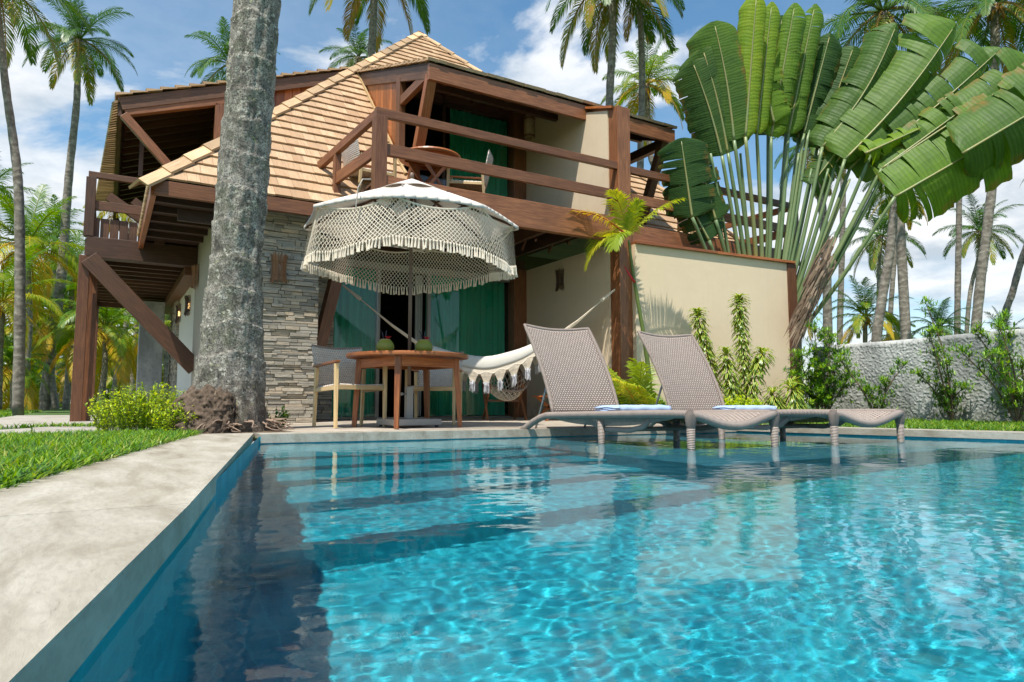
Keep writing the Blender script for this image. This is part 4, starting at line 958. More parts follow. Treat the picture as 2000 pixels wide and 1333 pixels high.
# ------------------------------------------------------------------ hammock
hm = thing('hammock', (4.7, 8.8, 0), 'cream cotton hammock with tasselled crochet edges slung between house and post', 'hammock')
HA, HB = Vector((2.95, 9.85, 1.98)), Vector((6.45, 7.84, 1.93))
hd = (HB-HA); hd.z = 0; hd.normalize(); hs = Vector((hd.y, -hd.x, 0))      # hs towards the pool
ends = [HA.lerp(HB, .30), HA.lerp(HB, .76)]
e0 = Vector((ends[0].x, ends[0].y, 1.02)); e1 = Vector((ends[1].x, ends[1].y, 1.12))
m = MB()
for (H_, E_) in ((HA, e0), (HB, e1)):
    for i in range(16):
        f = (i-7.5)/7.5; tgt = E_+hs*(.42*f)+Vector((0, 0, .05*f*f)); k = H_.lerp(E_, .22)
        m.tube([H_, k+hs*(.01*f), H_.lerp(tgt, .6)+Vector((0, 0, -.03)), tgt], .0062, 5, .5, False)
    m.tube([H_, H_.lerp(E_, .10), H_.lerp(E_, .22)], [.014, .02, .03], 8)
m.build('ropes', M_ROPE, hm)
m = MB(); rows = []
def HP(s, c):   # s along, c across -1..1 (1 = pool side)
    q = e0.lerp(e1, s); sag = .44*math.sin(math.pi*s); wid = .42+.18*math.sin(math.pi*s)
    q = q+hs*(wid*c); q.z += -sag+.26*(c*c)*math.sin(math.pi*s)**.5 if 0 < s < 1 else 0
    q.z += .004*math.sin(s*22)*abs(c); return q
for j in range(25): rows.append([HP(j/24, -1+2*k/16) for k in range(17)])
m.grid(rows); m.build('cloth_bed', M_HAMM, hm, smooth=True, solid=.006)
m = MB(); rows = []
def EP(s, side): return HP(s, side)+Vector((0, 0, -.19*math.sin(math.pi*s)**.35))+hs*side*.025
for j in range(49): rows.append([HP(j/48, 1).lerp(EP(j/48, 1), k/4)+hs*.02*math.sin(k/4*math.pi) for k in range(5)])
m.grid(rows); m.build('cloth_edge', M_HAMM, hm, smooth=True, solid=.006)
m = MB(); NS = 9
for side in (1, -1):
    for i in range(NS):
        s0, s1 = .04+i*.92/NS, .04+(i+1)*.92/NS
        for j in range(9):
            f = j/8; a = EP(s0+(s1-s0)*f, side)-Vector((0, 0, .0)); tgt = EP((s0+s1)/2, side)+Vector((0, 0, -.17))+hs*side*.01
            tgt = tgt+(EP(s1, side)-EP(s0, side)).normalized()*((f-.5)*.06); sd = Vector((0, 0, 0))
            m.tube([a, a.lerp(tgt, .5)+hs*side*.012, tgt], .0055, 4, .5, False)
    pts = [EP(.02+.96*k/60, side)+Vector((0, 0, -.035-.018*math.cos(k*.95)))+hs*side*.01 for k in range(61)]; m.tube(pts, .006, 4)
    rr = []
    for dz in (0, -.045): rr.append([EP(.02+.96*k/60, side)+hs*side*.012+Vector((0, 0, dz)) for k in range(61)])
    m.grid(rr)
m.build('crochet_edge', M_ROPE, hm)
for side in (1, -1):
    for i in range(NS):
        c = EP(.04+(i+.5)*.92/NS, side)+Vector((0, 0, -.17))+hs*side*.01; m = MB()
        for k in range(26):
            a = random.uniform(0, 6.28); r = random.uniform(.01, .035); m.tube([c+Vector((0, 0, .02)), c+Vector((math.cos(a)*r, math.sin(a)*r, -.03)), c+Vector((math.cos(a)*r*1.2, math.sin(a)*r*1.2, -.13+random.uniform(-.03, .04)))], .0045, 3, .5, False)
        for k in range(30):
            a = random.uniform(0, 6.28); b = random.uniform(-1, 1); d = Vector((math.cos(a)*.045, math.sin(a)*.045, b*.03)); m.tube([c+Vector((0, 0, -.02)), c+Vector((0, 0, -.02))+d], .0035, 3, .5, False)
        m.build('tassel', M_TASS, hm)

# ------------------------------------------------------------------ sun loungers in the shallow water
def lounger(ox, oy, label, hb=1.66, mid=.95):
    t = thing('sun_lounger', (ox, oy, SZ), label, 'sun lounger', 'woven sun loungers')
    ax, ay, wx, wy = -.1, .995, .995, -.06; Wd = .85
    def P(a, b, z): return Vector((ox+wx*a+ax*b, oy+wy*a+ay*b, z))
    zt = .165; r = .032
    def sidez(b): return zt-.03*max(0, (b-.3)/1.3) if b < hb else zt-.03-.16*((b-hb)/(2.02-hb))**1.5
    for a, nm in ((0, 'side_rail'), (Wd, 'side_rail')):
        m = MB(); pts = [P(a, .0, zt-.005)]+[P(a, b, sidez(b)) for b in [.04+i*.1 for i in range(20)]]+[P(a, 2.02, -.02)]; m.tube(pts, r, 12); m.build(nm, M_WRAP, t, smooth=True)
    def dip(f): return -.085*math.sin(math.pi*min(1, max(0, (f-.02)/.96)))**1.3
    m = MB(); m.tube([P(Wd*k/16, -.01+.0*k, zt-.005+dip(k/16)) for k in range(17)], r*1.02, 12); m.build('foot_rail', M_WRAP, t, smooth=True)
    m = MB(); m.tube([P(.0, 2.0, -.02), P(.04, 2.04, -.01), P(Wd-.04, 2.04, -.01), P(Wd, 2.0, -.02)], r*.8, 10); m.build('head_rail', M_WRAP, t, smooth=True)
    for a, b in ((0, 0), (Wd, 0), (.02, mid), (Wd-.02, mid), (0, 2.02), (Wd, 2.02)):
        m = MB(); top = (zt-.01) if b < .5 else (.10 if b < 1.5 else -.02); m.tube([P(a, b, SZ), P(a, b, -.04), P(a, b, top)], [r*.85, r*.9, r*1.05], 12); lg = m.build('leg', M_WRAP, t, smooth=True)
        if b == 0:
            m = MB(); m.lathe([(.001, zt+.032), (r*.8, zt+.026), (r*1.28, zt), (r*1.32, zt-.03), (r*1.1, zt-.09), (r*.95, zt-.1)], P(a, b, 0), 14); m.build('corner_wrap', M_WRAP, lg, smooth=True)
    # seat: woven sheet sagging between the rails
    m = MB(); rows = []
    for j in range(31):
        b = hb*j/30; d = .085*max(0, 1-b/.42)**1.0+.035
        rows.append([P(Wd*k/20, b, sidez(b)+.012-d*math.sin(math.pi*k/20)**1.2) for k in range(21)])
    m.grid(rows); m.build('seat', M_WEAVES, t, smooth=True, solid=.01)
    # woven side aprons hanging below the rails
    for a in (0.0, Wd):
        m = MB(); rows = []
        for j in range(5): rows.append([P(a+(.03 if a == 0 else -.03)*j/4, .12+(hb-.05)*k/20, sidez(.12+(hb-.05)*k/20)-.01-.085*(j/4)*math.sin(math.pi*min(1, k/20*1.05))**.6) for k in range(21)])
        m.grid(rows); m.build('apron', M_WEAVES, t, smooth=True)
    m = MB(); m.tube([P(.03, .42, zt-.04), P(.04, .50, .06), P(.05, .65, .03), P(.05, .95, .03), P(.05, 1.1, .08), P(.04, 1.2, zt-.05)], r*.7, 10); m.tube([P(Wd-.03, .42, zt-.04), P(Wd-.04, .50, .06), P(Wd-.05, .65, .03), P(Wd-.05, .95, .03), P(Wd-.05, 1.1, .08), P(Wd-.04, 1.2, zt-.05)], r*.7, 10)
    m.tube([P(.05, .8, .03), P(Wd-.05, .8, .03)], r*.6, 8); m.build('under_frame', M_WRAP, t, smooth=True)
    # backrest
    hb2, tb_, tz = hb-.02, hb+.40, .985; w0, w1 = .035, Wd-.075
    def BP(f, g): # f across, g up
        b = hb2+(tb_-hb2)*(g**1.08); z = sidez(hb-.1)+.02+(tz-sidez(hb-.1))*g; z -= .03*math.sin(math.pi*f)*(1 if g > .9 else g); b += .05*math.sin(math.pi*f)*.6-.035*math.sin(math.pi*g); return P(w0+(w1-w0)*f, b, z)
    br = MB(); br.grid([[BP(k/14, j/24) for k in range(15)] for j in range(25)]); bk = br.build('backrest', M_WEAVE, t, smooth=True, solid=.012)
    m = MB(); m.tube([BP(0, j/16) for j in range(17)]+[BP(k/10, 1) for k in range(1, 11)]+[BP(1, 1-j/16) for j in range(1, 17)], .018, 10); m.build('backrest_frame', M_WRAP, bk, smooth=True)
    for f in (.12, .88):
        m = MB(); q = BP(f, .45); m.tube([q, P(w0+(w1-w0)*f, hb+.36, -.0)], .011, 8); m.build('support_bar', M_STEEL, bk, smooth=True)
    return P, hb, sidez
def towel(P, a0, a1, b0, b1, z, label):
    t = MB(); n = 18
    for l in range(4):
        zz = z+l*.015; rows = []
        for j in range(9): rows.append([P(a0+(a1-a0)*k/n+.01*math.sin(j+l), b0+(b1-b0)*j/8+.008*math.sin(k*.7+l*2), zz+.004*math.sin(k*.9+j+l)+(-.016*(abs(k-n/2)/(n/2))**3)) for k in range(n+1)])
        t.grid(rows)
    pts = [P(a0+(a1-a0)*k/n, b0, z+.02+.004*math.sin(k)) for k in range(n+1)]; t.tube(pts, .027, 8)
    o = t.build('towel', M_TOWEL, smooth=True, solid=.009); tag(o, label, 'towel', 'folded blue towels')
Pa, hb, sz = lounger(3.66, 3.62, 'taupe woven sun lounger nearest the table, backrest raised, standing in the pool', 1.62, .95)
towel(Pa, .20, .72, .92, 1.24, .178, 'folded light blue towel on the left sun lounger')
Pb, hb, sz = lounger(5.07, 3.44, 'taupe woven sun lounger on the right, backrest raised, nearer the boundary wall', 1.74, 1.1)
towel(Pb, .16, .66, 1.05, 1.32, .172, 'folded light blue towel on the right sun lounger')
M_ROOTM = stalk_mat('matted_root', [(.32, (.022, .015, .010)), (.5, (.085, .057, .037)), (.70, (.24, .18, .125))], .9, (9, 9, 9))

# ------------------------------------------------------------------ big lichen covered palm trunk in front
random.seed(41)
def ground_z(): return -.035
bt = thing('palm_tree', (1.0, 6.72, 0), 'massive leaning palm trunk crusted with grey lichen beside the pool coping', 'palm tree')
pts = [(452, 838, .36), (450, 790, .35), (450, 740, .34), (452, 690, .325), (455, 640, .31), (458, 580, .285), (461, 520, .268), (467, 440, .256), (474, 360, .255), (480, 280, .25), (488, 180, .243), (496, 80, .236), (503, -10, .232), (520, -160, .222), (536, -320, .215), (550, -480, .21)]
D0 = 6.35
def catmull(P, n):
    out = []
    for i in range(len(P)-1):
        p0, p1, p2, p3 = P[max(i-1, 0)], P[i], P[i+1], P[min(i+2, len(P)-1)]
        for k in range(n):
            t = k/n; out.append([.5*((2*b)+(-a+c)*t+(2*a-5*b+4*c-d)*t*t+(-a+3*b-3*c+d)*t**3) for a, b, c, d in zip(p0, p1, p2, p3)])
    out.append(list(P[-1])); return out
P3 = []
for u, v, r in pts:
    q = at(u, v, D0+.0*(838-v)/838); q = Vector((q.x, q.y, q.z)); P3.append((q.x, q.y, q.z, r*.84))
P3[0] = (P3[0][0], P3[0][1], -.08, .31)
cl = catmull(P3, 26); m = MB(); NT = 150; rows = []
for i, (x, y, z, r) in enumerate(cl):
    row = []
    tilt = .10
    for k in range(NT):
        a = 2*math.pi*k/NT; ca, sa = math.cos(a), math.sin(a); q = Vector((ca*1.3, sa*1.3, z*1.0))
        zz = z+.05*math.sin(a+1)+noise.noise(Vector((ca*.9, sa*.9, z*.7)))*.09
        per = .31; fr = (zz/per+noise.noise(Vector((0, 0, z*1.4)))*.5) % 1
        ring = .014*(fr**2.2)*(1 if z > .5 else .4)
        rr = r+ring+noise.noise(q*2.2)*.022+noise.noise(Vector((ca*6, sa*6, z*7)))*.008+noise.noise(Vector((ca*16, sa*16, z*15)))*.005+noise.noise(Vector((ca*34, sa*34, z*36)))*.0025
        if z < .75:
            w_ = (1-max(z, 0)/.75); la = a-R(205); 
            rr += w_*.05*max(0, math.cos(la))+w_*noise.noise(Vector((ca*3.2, sa*3.2, z*3.5)))*.07+w_*abs(noise.noise(Vector((ca*11, sa*11, z*3))))*.03
        row.append((x+ca*rr, y+sa*rr, z))
    rows.append(row)
m.grid(rows, True); m.build('trunk', M_LICHEN, bt, smooth=True)
m = MB(); bx, by = P3[0][0], P3[0][1]; rows = []
for i in range(46):
    z = -.06+i*.56/45; row = []
    for k in range(130):
        a = R(195)+R(-88+176*k/129); e = max(0, math.cos((a-R(195))*1.0)); top = .46+.10*noise.noise(Vector((a*2.2, 0, 3))); f = max(0, (top-z)/top) if z > 0 else 1
        rr = .235+.055*min(1, f*3)+.29*e*f**.8+(.055*abs(noise.noise(Vector((a*5, z*9, 1))))+.05*abs(noise.noise(Vector((a*13, z*24, 5))))+.02*noise.noise(Vector((a*30, z*50, 2))))*min(1, f*5)
        ed = min(1, (1-abs(k-64.5)/64.5)*3.5); rr = .2+(rr-.2)*ed**.5
        if z > top: rr = .2
        row.append((bx-.01+math.cos(a)*rr, by+math.sin(a)*rr, z))
    rows.append(row)
m.grid(rows)
for i in range(520):     # knotted root mass at the foot, left side
    a = R(195+max(-78, min(78, random.gauss(0, 38)))); h = random.random()**1.2*.34; lf = max(0, math.cos(a-R(205)))
    rr = .285+.29*max(0, 1-h/.48)**.8*max(0, math.cos(a-R(195)))+.03*noise.noise(Vector((a*3, h*9, 2)))
    c = Vector((bx+math.cos(a)*rr, by+math.sin(a)*rr, h-.03)); dn = Vector((math.cos(a)*.3+random.uniform(-.5, .5)*-math.sin(a), math.sin(a)*.3+random.uniform(-.5, .5)*math.cos(a), -1)).normalized(); l = random.uniform(.02, .07)
    m.tube([c-dn*l, c+Vector((math.cos(a), math.sin(a), 0))*random.uniform(.005, .02), c+dn*l], [.003, random.uniform(.006, .012), .003], 5, random.random())
rm = m.build('root_mass', M_ROOTM, bt, smooth=True)
m = MB()
for i in range(26):
    a = R(random.uniform(225, 345)); x, y = bx+math.cos(a)*.36, by+math.sin(a)*.36; m = MB(); p = [Vector((x, y, .05+random.random()*.05))]
    for k in range(5): p.append(p[-1]+Vector((math.cos(a+random.uniform(-1.2, 1.2))*.05, math.sin(a+random.uniform(-1.2, 1.2))*.04, random.uniform(-.03, .015))))
    for q in p: q.z = max(q.z, .002)
    m.tube(p, [.009, .008, .008, .006, .005, .003], 5); m.build('surface_root', M_ROOT, bt, smooth=True)

# ------------------------------------------------------------------ coconut palms
def frond(mb, o, az, el, L, droop, tint, nl=44, twist=0, lw=.046, ll=.74):
    d = Vector((math.cos(az)*math.cos(el), math.sin(az)*math.cos(el), math.sin(el))); p = Vector(o); n = 16; pts = [p.copy()]; dirs = [d.copy()]
    for i in range(n):
        t = (i+1)/n; d = (d+Vector((0, 0, -1))*(droop*(.35+1.3*t)/n)).normalized(); p = p+d*(L/n); pts.append(p.copy()); dirs.append(d.copy())
    side0 = Vector((-math.sin(az), math.cos(az), 0))
    mb.tube(pts, [.035*(1-i/(n+1))*L/3.2+.004 for i in range(n+1)], 4, min(1, tint+.25), False)
    for i in range(nl):
        t = .14+.86*i/nl+random.uniform(-.004, .004); f = t*n; k = min(int(f), n-1); e = f-k; q = pts[k].lerp(pts[k+1], e); dd = dirs[k].lerp(dirs[k+1], e).normalized(); up = side0.cross(dd).normalized()
        if up.z < 0: up = -up
        le = ll*L/3.2*(math.sin(math.pi*min(1, (t*.86+.13)))**.55)*random.uniform(.85, 1.1)
        for s in (-1, 1):
            if random.random() < .04: continue
            ld = (side0*s*(.95-.45*t)+dd*(.42+.6*t)+up*.16+Vector((0, 0, -.30))*random.uniform(.3, 1.2)).normalized()
            a = q; b = a+ld*le*.5; c = b+(ld+Vector((0, 0, -.65*random.uniform(.6, 1.4)))).normalized()*le*.5
            w = ld.cross(up).normalized()*lw*L/3.2*.5; tt = min(1, max(0, tint+random.uniform(-.10, .12)))
            mb.face([a-w*.5, b-w, b+w, a+w*.5], tt, [(0, 0), (.5, 0), (.5, 1), (0, 1)]); mb.face([b-w, c, b+w], tt, [(.5, 0), (1, .5), (.5, 1)])
def crown_mesh(seed, nf=24, tint=(.25, .5), old=.25, low=-35, nl=44):
    random.seed(seed); mb = MB()
    for i in range(nf):
        f = i/(nf-1); el = R(82-f*(82-low)+random.uniform(-7, 7)); az = i*2.399+random.uniform(-.25, .25)
        tn = tint[0]+(tint[1]-tint[0])*f+random.uniform(-.06, .06)+(old if f > .8 else 0)
        frond(mb, (math.cos(az)*.06, math.sin(az)*.06, random.uniform(-.05, .1)), az, el, 3.2*random.uniform(.82, 1.08)*(1-.18*(1-f)), 1.25+f*.75+random.uniform(-.2, .2), tn, nl)
    for i in range(26):   # dry sheaths and nuts
        a = random.uniform(0, 6.28); c = Vector((math.cos(a)*.14, math.sin(a)*.14, random.uniform(-.45, -.05))); mb.tube([c, c+Vector((math.cos(a)*.12, math.sin(a)*.12, random.uniform(-.5, .1)))], [.05, .01], 4, .95)
    me = mb.build('crown', M_PALM, None, origin=(0, 0, 0)); d = me.data; bpy.data.objects.remove(me); return d
CR = [crown_mesh(101, 23), crown_mesh(102, 26, (.2, .45), .3), crown_mesh(103, 20, (.3, .55), .35, -50), crown_mesh(104, 28, (.15, .5), .35, -45)]
CRY = [crown_mesh(205, 22, (.25, .7), .2, -30, 52), crown_mesh(206, 20, (.3, .8), .2, -25, 52), crown_mesh(207, 24, (.2, .6), .3, -35, 52)]
for d in CRY: d.materials[0] = M_PALMY
random.seed(77)
def palm(tr, D, w0, w1, Rpx, kind, label, group, crown=None, lowz=None):
    """tr: trunk sight points from top to bottom; w0/w1 widths top/bottom; Rpx crown radius"""
    P = [at(u, v, D) for u, v in tr]; last = P[-1]; base = Vector((last.x, last.y, -.06))
    if last.z > .3: P.append(base)
    P = [Vector(p) for p in P]; n = len(P)
    t = thing('palm_tree', (base.x, base.y, -.035), label, 'palm tree', group)
    cl = catmull([(p.x, p.y, p.z, w0/2*D/1338+(w1-w0)/2*D/1338*(i/(n-1))**1.3) for i, p in enumerate(P)], 9 if n < 5 else 6)
    m = MB(); m.tube([c[:3] for c in cl], [c[3]*(1+.05*math.sin(i*2.1)) for i, c in enumerate(cl)], 10, random.random()); m.build('trunk', M_BARK, t, smooth=True)
    if Rpx:
        me = kind; o = bpy.data.objects.new('crown', me); COL.objects.link(o); o.parent = t; c = P[0] if crown is None else at(crown[0], crown[1], D)
        s = Rpx*D/1338/3.0; o.location = c-Vector(t.location); o.rotation_euler = (random.uniform(-.12, .12), random.uniform(-.12, .12), random.uniform(0, 6.28)); o.scale = (s, s, s)
    return t
G1, G2, G3, G4 = 'tall coconut palms left of the house', 'short leafy palms in the grove on the left', 'coconut palms behind the house', 'coconut palms beyond the boundary wall'
palm([(-12, -45), (-3, 40), (10, 160), (24, 260), (34, 340), (38, 430), (39, 600), (35, 812)], 15, 12, 20, 190, CR[0], 'curved palm trunk at the far left edge with fronds hanging into view', G1)
palm([(155, 78), (152, 140), (149, 210), (136, 330), (128, 430), (121, 530), (104, 650), (85, 815)], 27, 10, 22, 128, CR[1], 'tall slender palm with a full crown against the cloud on the left', G1)
palm([(290, 380), (278, 480), (269, 603), (257, 772)], 25, 8, 11, 0, None, 'right one of two pale slim trunks seen under the left balcony', G1)
palm([(235, 400), (262, 520), (252, 603), (221, 772)], 26, 8, 12, 85, CRY[1], 'left one of two pale slim trunks seen under the left balcony', G1)
short = [((52, 480), 24, 165, CRY[0], 'broad yellow green palm crown at the upper left of the grove'), ((140, 540), 30, 130, CRY[2], 'bushy palm in the grove just left of the balcony post'), ((5, 590), 19, 165, CRY[1], 'yellowish palm at the left edge in the middle of the grove'),
    ((95, 630), 27, 130, CRY[0], 'golden fronded short palm between the two tall trunks'), ((205, 640), 20, 150, CRY[2], 'green palm centred in the opening under the left balcony'), ((300, 650), 24, 110, CRY[1], 'yellow palm in front of the rough pillar under the balcony'),
    ((20, 715), 24, 110, CRY[2], 'low palm near the lawn at the left edge'), ((160, 705), 32, 105, CRY[0], 'low yellow palm just left of the balcony post foot'), ((250, 715), 36, 95, CRY[1], 'small distant palm between the pale slim trunks'), ((-30, 380), 26, 140, CR[2], 'green palm crown half outside the left edge above the grove'),
    ((110, 470), 38, 110, CR[0], 'dark green palm crown behind the tall slender trunk'), ((330, 590), 33, 90, CRY[0], 'distant palm high beside the white wall under the balcony'), ((60, 760), 30, 70, CRY[2], 'smallest palm low over the lawn at the left'), ((185, 770), 34, 60, CR[3], 'tiny dark palm behind the balcony post foot')]
spots = ['at the extreme left edge', 'behind the curved far left trunk', 'right of the curved far left trunk', 'left of the tall slender trunk', 'right of the tall slender trunk', 'left of the balcony post', 'right of the balcony post', 'left of the pale slim trunks', 'right of the pale slim trunks', 'beside the rough pillar']
for i, u in enumerate((-25, 30, 66, 82, 125, 150, 192, 215, 285, 325)):
    short.append(((u, (610, 560, 680, 560, 610, 600, 590, 690, 690, 660)[i]), 40+(i*7) % 9, (75, 85, 70, 90, 80, 85, 95, 60, 70, 60)[i], CRY[i % 3], 'small palm at the back of the grove, '+spots[i]))
for (c, D, Rp, me, lab) in short: palm([c, (c[0]+random.uniform(-6, 6), (c[1]+800)/2), (c[0]+random.uniform(-14, 14), 800)], D, 9, 13, Rp, me, lab, G2)
palm([(452, 128), (455, 300), (450, 500)], 24, 14, 18, 118, CR[0], 'palm crown half hidden behind the big lichen trunk', G3)
palm([(732, -60), (729, 40), (724, 130), (718, 300), (715, 520)], 26, 14, 17, 190, CR[2], 'bare palm trunk rising straight above the roof ridge', G3, (732, -90))
palm([(700, 112), (700, 300), (700, 500)], 30, 12, 14, 82, CR[1], 'small green crown peeping over the roof beside the bare trunk', G3)
palm([(1192, -48), (1197, 40), (1195, 110), (1190, 215), (1186, 500)], 22, 14, 17, 185, CR[3], 'palm with long fronds hanging over the balcony roof', G3)
palm([(1246, -40), (1252, 60), (1254, 170), (1251, 300), (1250, 500)], 23, 12, 15, 125, CR[2], 'palm trunk close right of the one with hanging fronds', G3)
palm([(1262, 165), (1270, 300), (1282, 350), (1284, 520)], 27, 11, 12, 120, CRY[2], 'pale green crown above the right end of the dormer roof', G3)
palm([(1590, 285), (1600, 360), (1608, 430), (1614, 520), (1618, 700)], 21, 15, 18, 105, CR[3], 'thick brown trunk directly right of the fan palm stalks', G4)
palm([(1646, 150), (1647, 320), (1645, 470), (1640, 680)], 33, 10, 12, 60, CR[0], 'thin straight trunk between the thick brown trunk and the pale leaning one', G4)
palm([(1757, 340), (1748, 400), (1738, 490), (1722, 590), (1711, 680)], 19, 15, 20, 100, CR[0], 'pale ringed trunk leaning right above the stucco wall', G4)
palm([(1762, 380), (1754, 430), (1746, 520), (1740, 600), (1736, 680)], 30, 8, 10, 75, CRY[0], 'thin brown trunk crossing just behind the pale ringed one', G4)
palm([(1722, 462), (1717, 520), (1715, 600), (1713, 680)], 38, 6, 8, 105, CR[1], 'distant palm with dark spreading crown left of the pale ringed trunk', G4)
palm([(1873, 300), (1873, 430), (1871, 540), (1870, 680)], 28, 10, 12, 65, CR[2], 'straight grey trunk in the middle of the right hand palms', G4)
palm([(1915, 452), (1912, 500), (1897, 560), (1890, 620), (1888, 690)], 36, 7, 9, 92, CR[1], 'distant palm with a small complete crown between two trunks at right', G4)
palm([(1943, 8), (1943, 150), (1940, 330), (1930, 430), (1914, 560), (1905, 680)], 20, 15, 19, 180, CR[3], 'tall palm at right whose crown spreads above the fan leaves', G4)
palm([(1725, 25), (1735, 150), (1745, 260), (1752, 330)], 24, 16, 18, 215, CR[1], 'large dark crown at the top right above the fan leaves', G4)
palm([(2045, 5), (2052, 200), (2040, 500), (2030, 700)], 21, 16, 20, 165, CR[0], 'palm crown reaching in from the top right corner', G4)
palm([(2060, 330), (2030, 420), (1998, 500), (1978, 570), (1960, 640)], 22, 11, 13, 70, CR[2], 'thin trunk leaning in from the right edge', G4)
for (c, D, Rp, me, lab) in [((1690, 618), 26, 100, CRY[0], 'low yellow palm rising over the wall between two trunks'), ((1752, 655), 28, 70, CRY[1], 'golden low palm just right of the pale ringed trunk'), ((1562, 610), 26, 60, CR[2], 'low green palm behind the dry fan leaves'), ((1835, 640), 27, 80, CR[1], 'low green palm behind the tallest wall shrub'), ((1965, 660), 24, 80, CR[0], 'low green palm over the wall at the right edge')]:
    palm([c, (c[0], 720), (c[0]+4, 790)], D, 8, 11, Rp, me, lab, G4)

# far undergrowth of the grove: one mass
random.seed(5); m = MB()
for i in range(16000):
    u = random.uniform(-500, 420); D = random.uniform(36, 50); l = (u-1000)/1338*D; x = FW.x/math.cos(PITCH)*D+RT.x*l; y = FW.y/math.cos(PITCH)*D+RT.y*l
    h = (4.6+3.5*noise.noise(Vector((x*.12, y*.12, 0))))*random.random()**.9; c = Vector((x, y, h)); a, b = random.uniform(0, 6.28), random.uniform(-.9, .9); s = random.uniform(.3, .8)
    d = Vector((math.cos(a)*math.cos(b), math.sin(a)*math.cos(b), math.sin(b)))*s; w = d.cross(Vector((random.random(), random.random(), 1))).normalized()*.09; m.face([c-w, c+d*.6-w, c+d, c+d*.6+w], random.uniform(.1, .7))
tag(m.build('undergrowth', M_PALMY, origin=(0, 0, 0)), 'distant mass of green undergrowth behind the palm grove', 'undergrowth', kind='stuff')

# ------------------------------------------------------------------ traveller's palm (fan of paddle leaves)
random.seed(9)
def Dr(u): 
    if u < 1545: return 7.63/(.8594-.5112*(u-1000)/1338)
    T_ = [(1545, 11.7), (1650, 11.4), (1800, 10.8), (2050, 10.1)]
    for (a, da), (b, db) in zip(T_, T_[1:]):
        if u <= b: return da+(db-da)*max(0, (u-a)/(b-a))
    return T_[-1][1]
def Df(u): return 7.66/(.8594-.5112*(u-1000)/1338)
rv_base = Vector((9.55, 7.62, 0))
rv = thing('fan_palm', tuple(rv_base), "large traveller's palm with a fan of paddle shaped leaves behind the garden wall", 'fan palm')
def paddle(base, tip, wl, wr, tint, foldL=(.2, .3), foldR=(.2, .3), dz=0, tear=.15, droop=0, bow=0, foot=None, n=46, petw=.036, dtip=0, tipsag=0):
    b3 = at(base[0], base[1], Dr(base[0])+dz); t3 = at(tip[0], tip[1], Dr(base[0])+dz+dtip); view = ((b3+t3)/2-CAM).normalized(); ax = (t3-b3); L = ax.length; ax.normalize()
    side = ax.cross(-view).normalized(); nor = side.cross(ax).normalized()       # side: to the right in the picture
    if nor.dot(view) > 0: nor = -nor
    if side.dot(RT) < 0 and abs(ax.z) > .3: side = -side
    D = (b3-CAM).length; mid = []
    for i in range(n+1):
        t = i/n; q = b3.lerp(t3, t)+side*(bow*L*math.sin(math.pi*t))+Vector((0, 0, -tipsag*t*t*L)); mid.append(q)
    m = MB()
    for sgn, wpx, (a0, curl) in ((-1, wl, foldL), (1, wr, foldR)):
        W_ = wpx*D/1333*.97
        if W_ < .01: continue
        i = 0; seg = random.randint(2, 9)
        while i < n:
            j = min(n, i+seg); gap = .0 if random.random() > tear else random.uniform(.003, .012); dr = random.uniform(-1, 1)*tear*.55+droop; shr = 1-random.random()*tear*.5; lean = random.uniform(-.06, .06)*(tear > .1)
            sub = (j-i)
            rows = []
            for k in range(sub+1):
                t = (i+k)/n; tm = min(1, max(0, t)); prof = min(1, (tm/.07+.25)**.6)*min(1, max(.04, (1-tm)/.10)**.55)
                w = W_*prof*shr*(1+.025*math.sin(t*60+sgn)); row = []; q = mid[i+k].copy(); edge_t = (k/sub-.5)*gap*-2; ph = a0+dr; cs = 6
                row.append(q.copy())
                for c in range(cs):
                    f = (c+1)/cs; ang = ph+curl*f; d = side*sgn*math.cos(ang)-nor*math.sin(ang)*1.0+ax*(.16+lean)
                    q = q+d.normalized()*(w/cs)+Vector((0, 0, -droop*.10*w*f)); row.append(q+ax*(edge_t*f*3))
                rows.append((t, row))
            for (ta, ra), (tb2, rb_) in zip(rows, rows[1:]):
                for c in range(cs): m.face([ra[c], ra[c+1], rb_[c+1], rb_[c]], tint+random.uniform(-.02, .02), [(ta, c/cs), (ta, (c+1)/cs), (tb2, (c+1)/cs), (tb2, c/cs)])
            i = j; seg = random.randint(2, 9) if tear > .05 else n
    bl = m.build('leaf_blade', M_RAV, rv, smooth=True)
    m = MB(); m.tube([mid[0]]+[mid[i] for i in range(2, n+1, 3)], [petw*.62*(1-.75*i/(n/3+1)) for i in range(len(range(2, n+1, 3))+1)], 6, .9); m.build('midrib', M_PETI, bl, smooth=True)
    if foot:
        f3 = at(foot[0], foot[1], Df(foot[0])); m = MB(); mid_ = f3.lerp(b3, .5)+side*(.02*L); cl = catmull([(*f3, 0), (*mid_, 0), (*b3, 0)], 6); m.tube([c[:3] for c in cl], [petw*1.25*(1-.42*i/12) for i in range(len(cl))], 8, tint if tint > .75 else random.uniform(.3, .6)); m.build('petiole', M_PETI, bl, smooth=True)
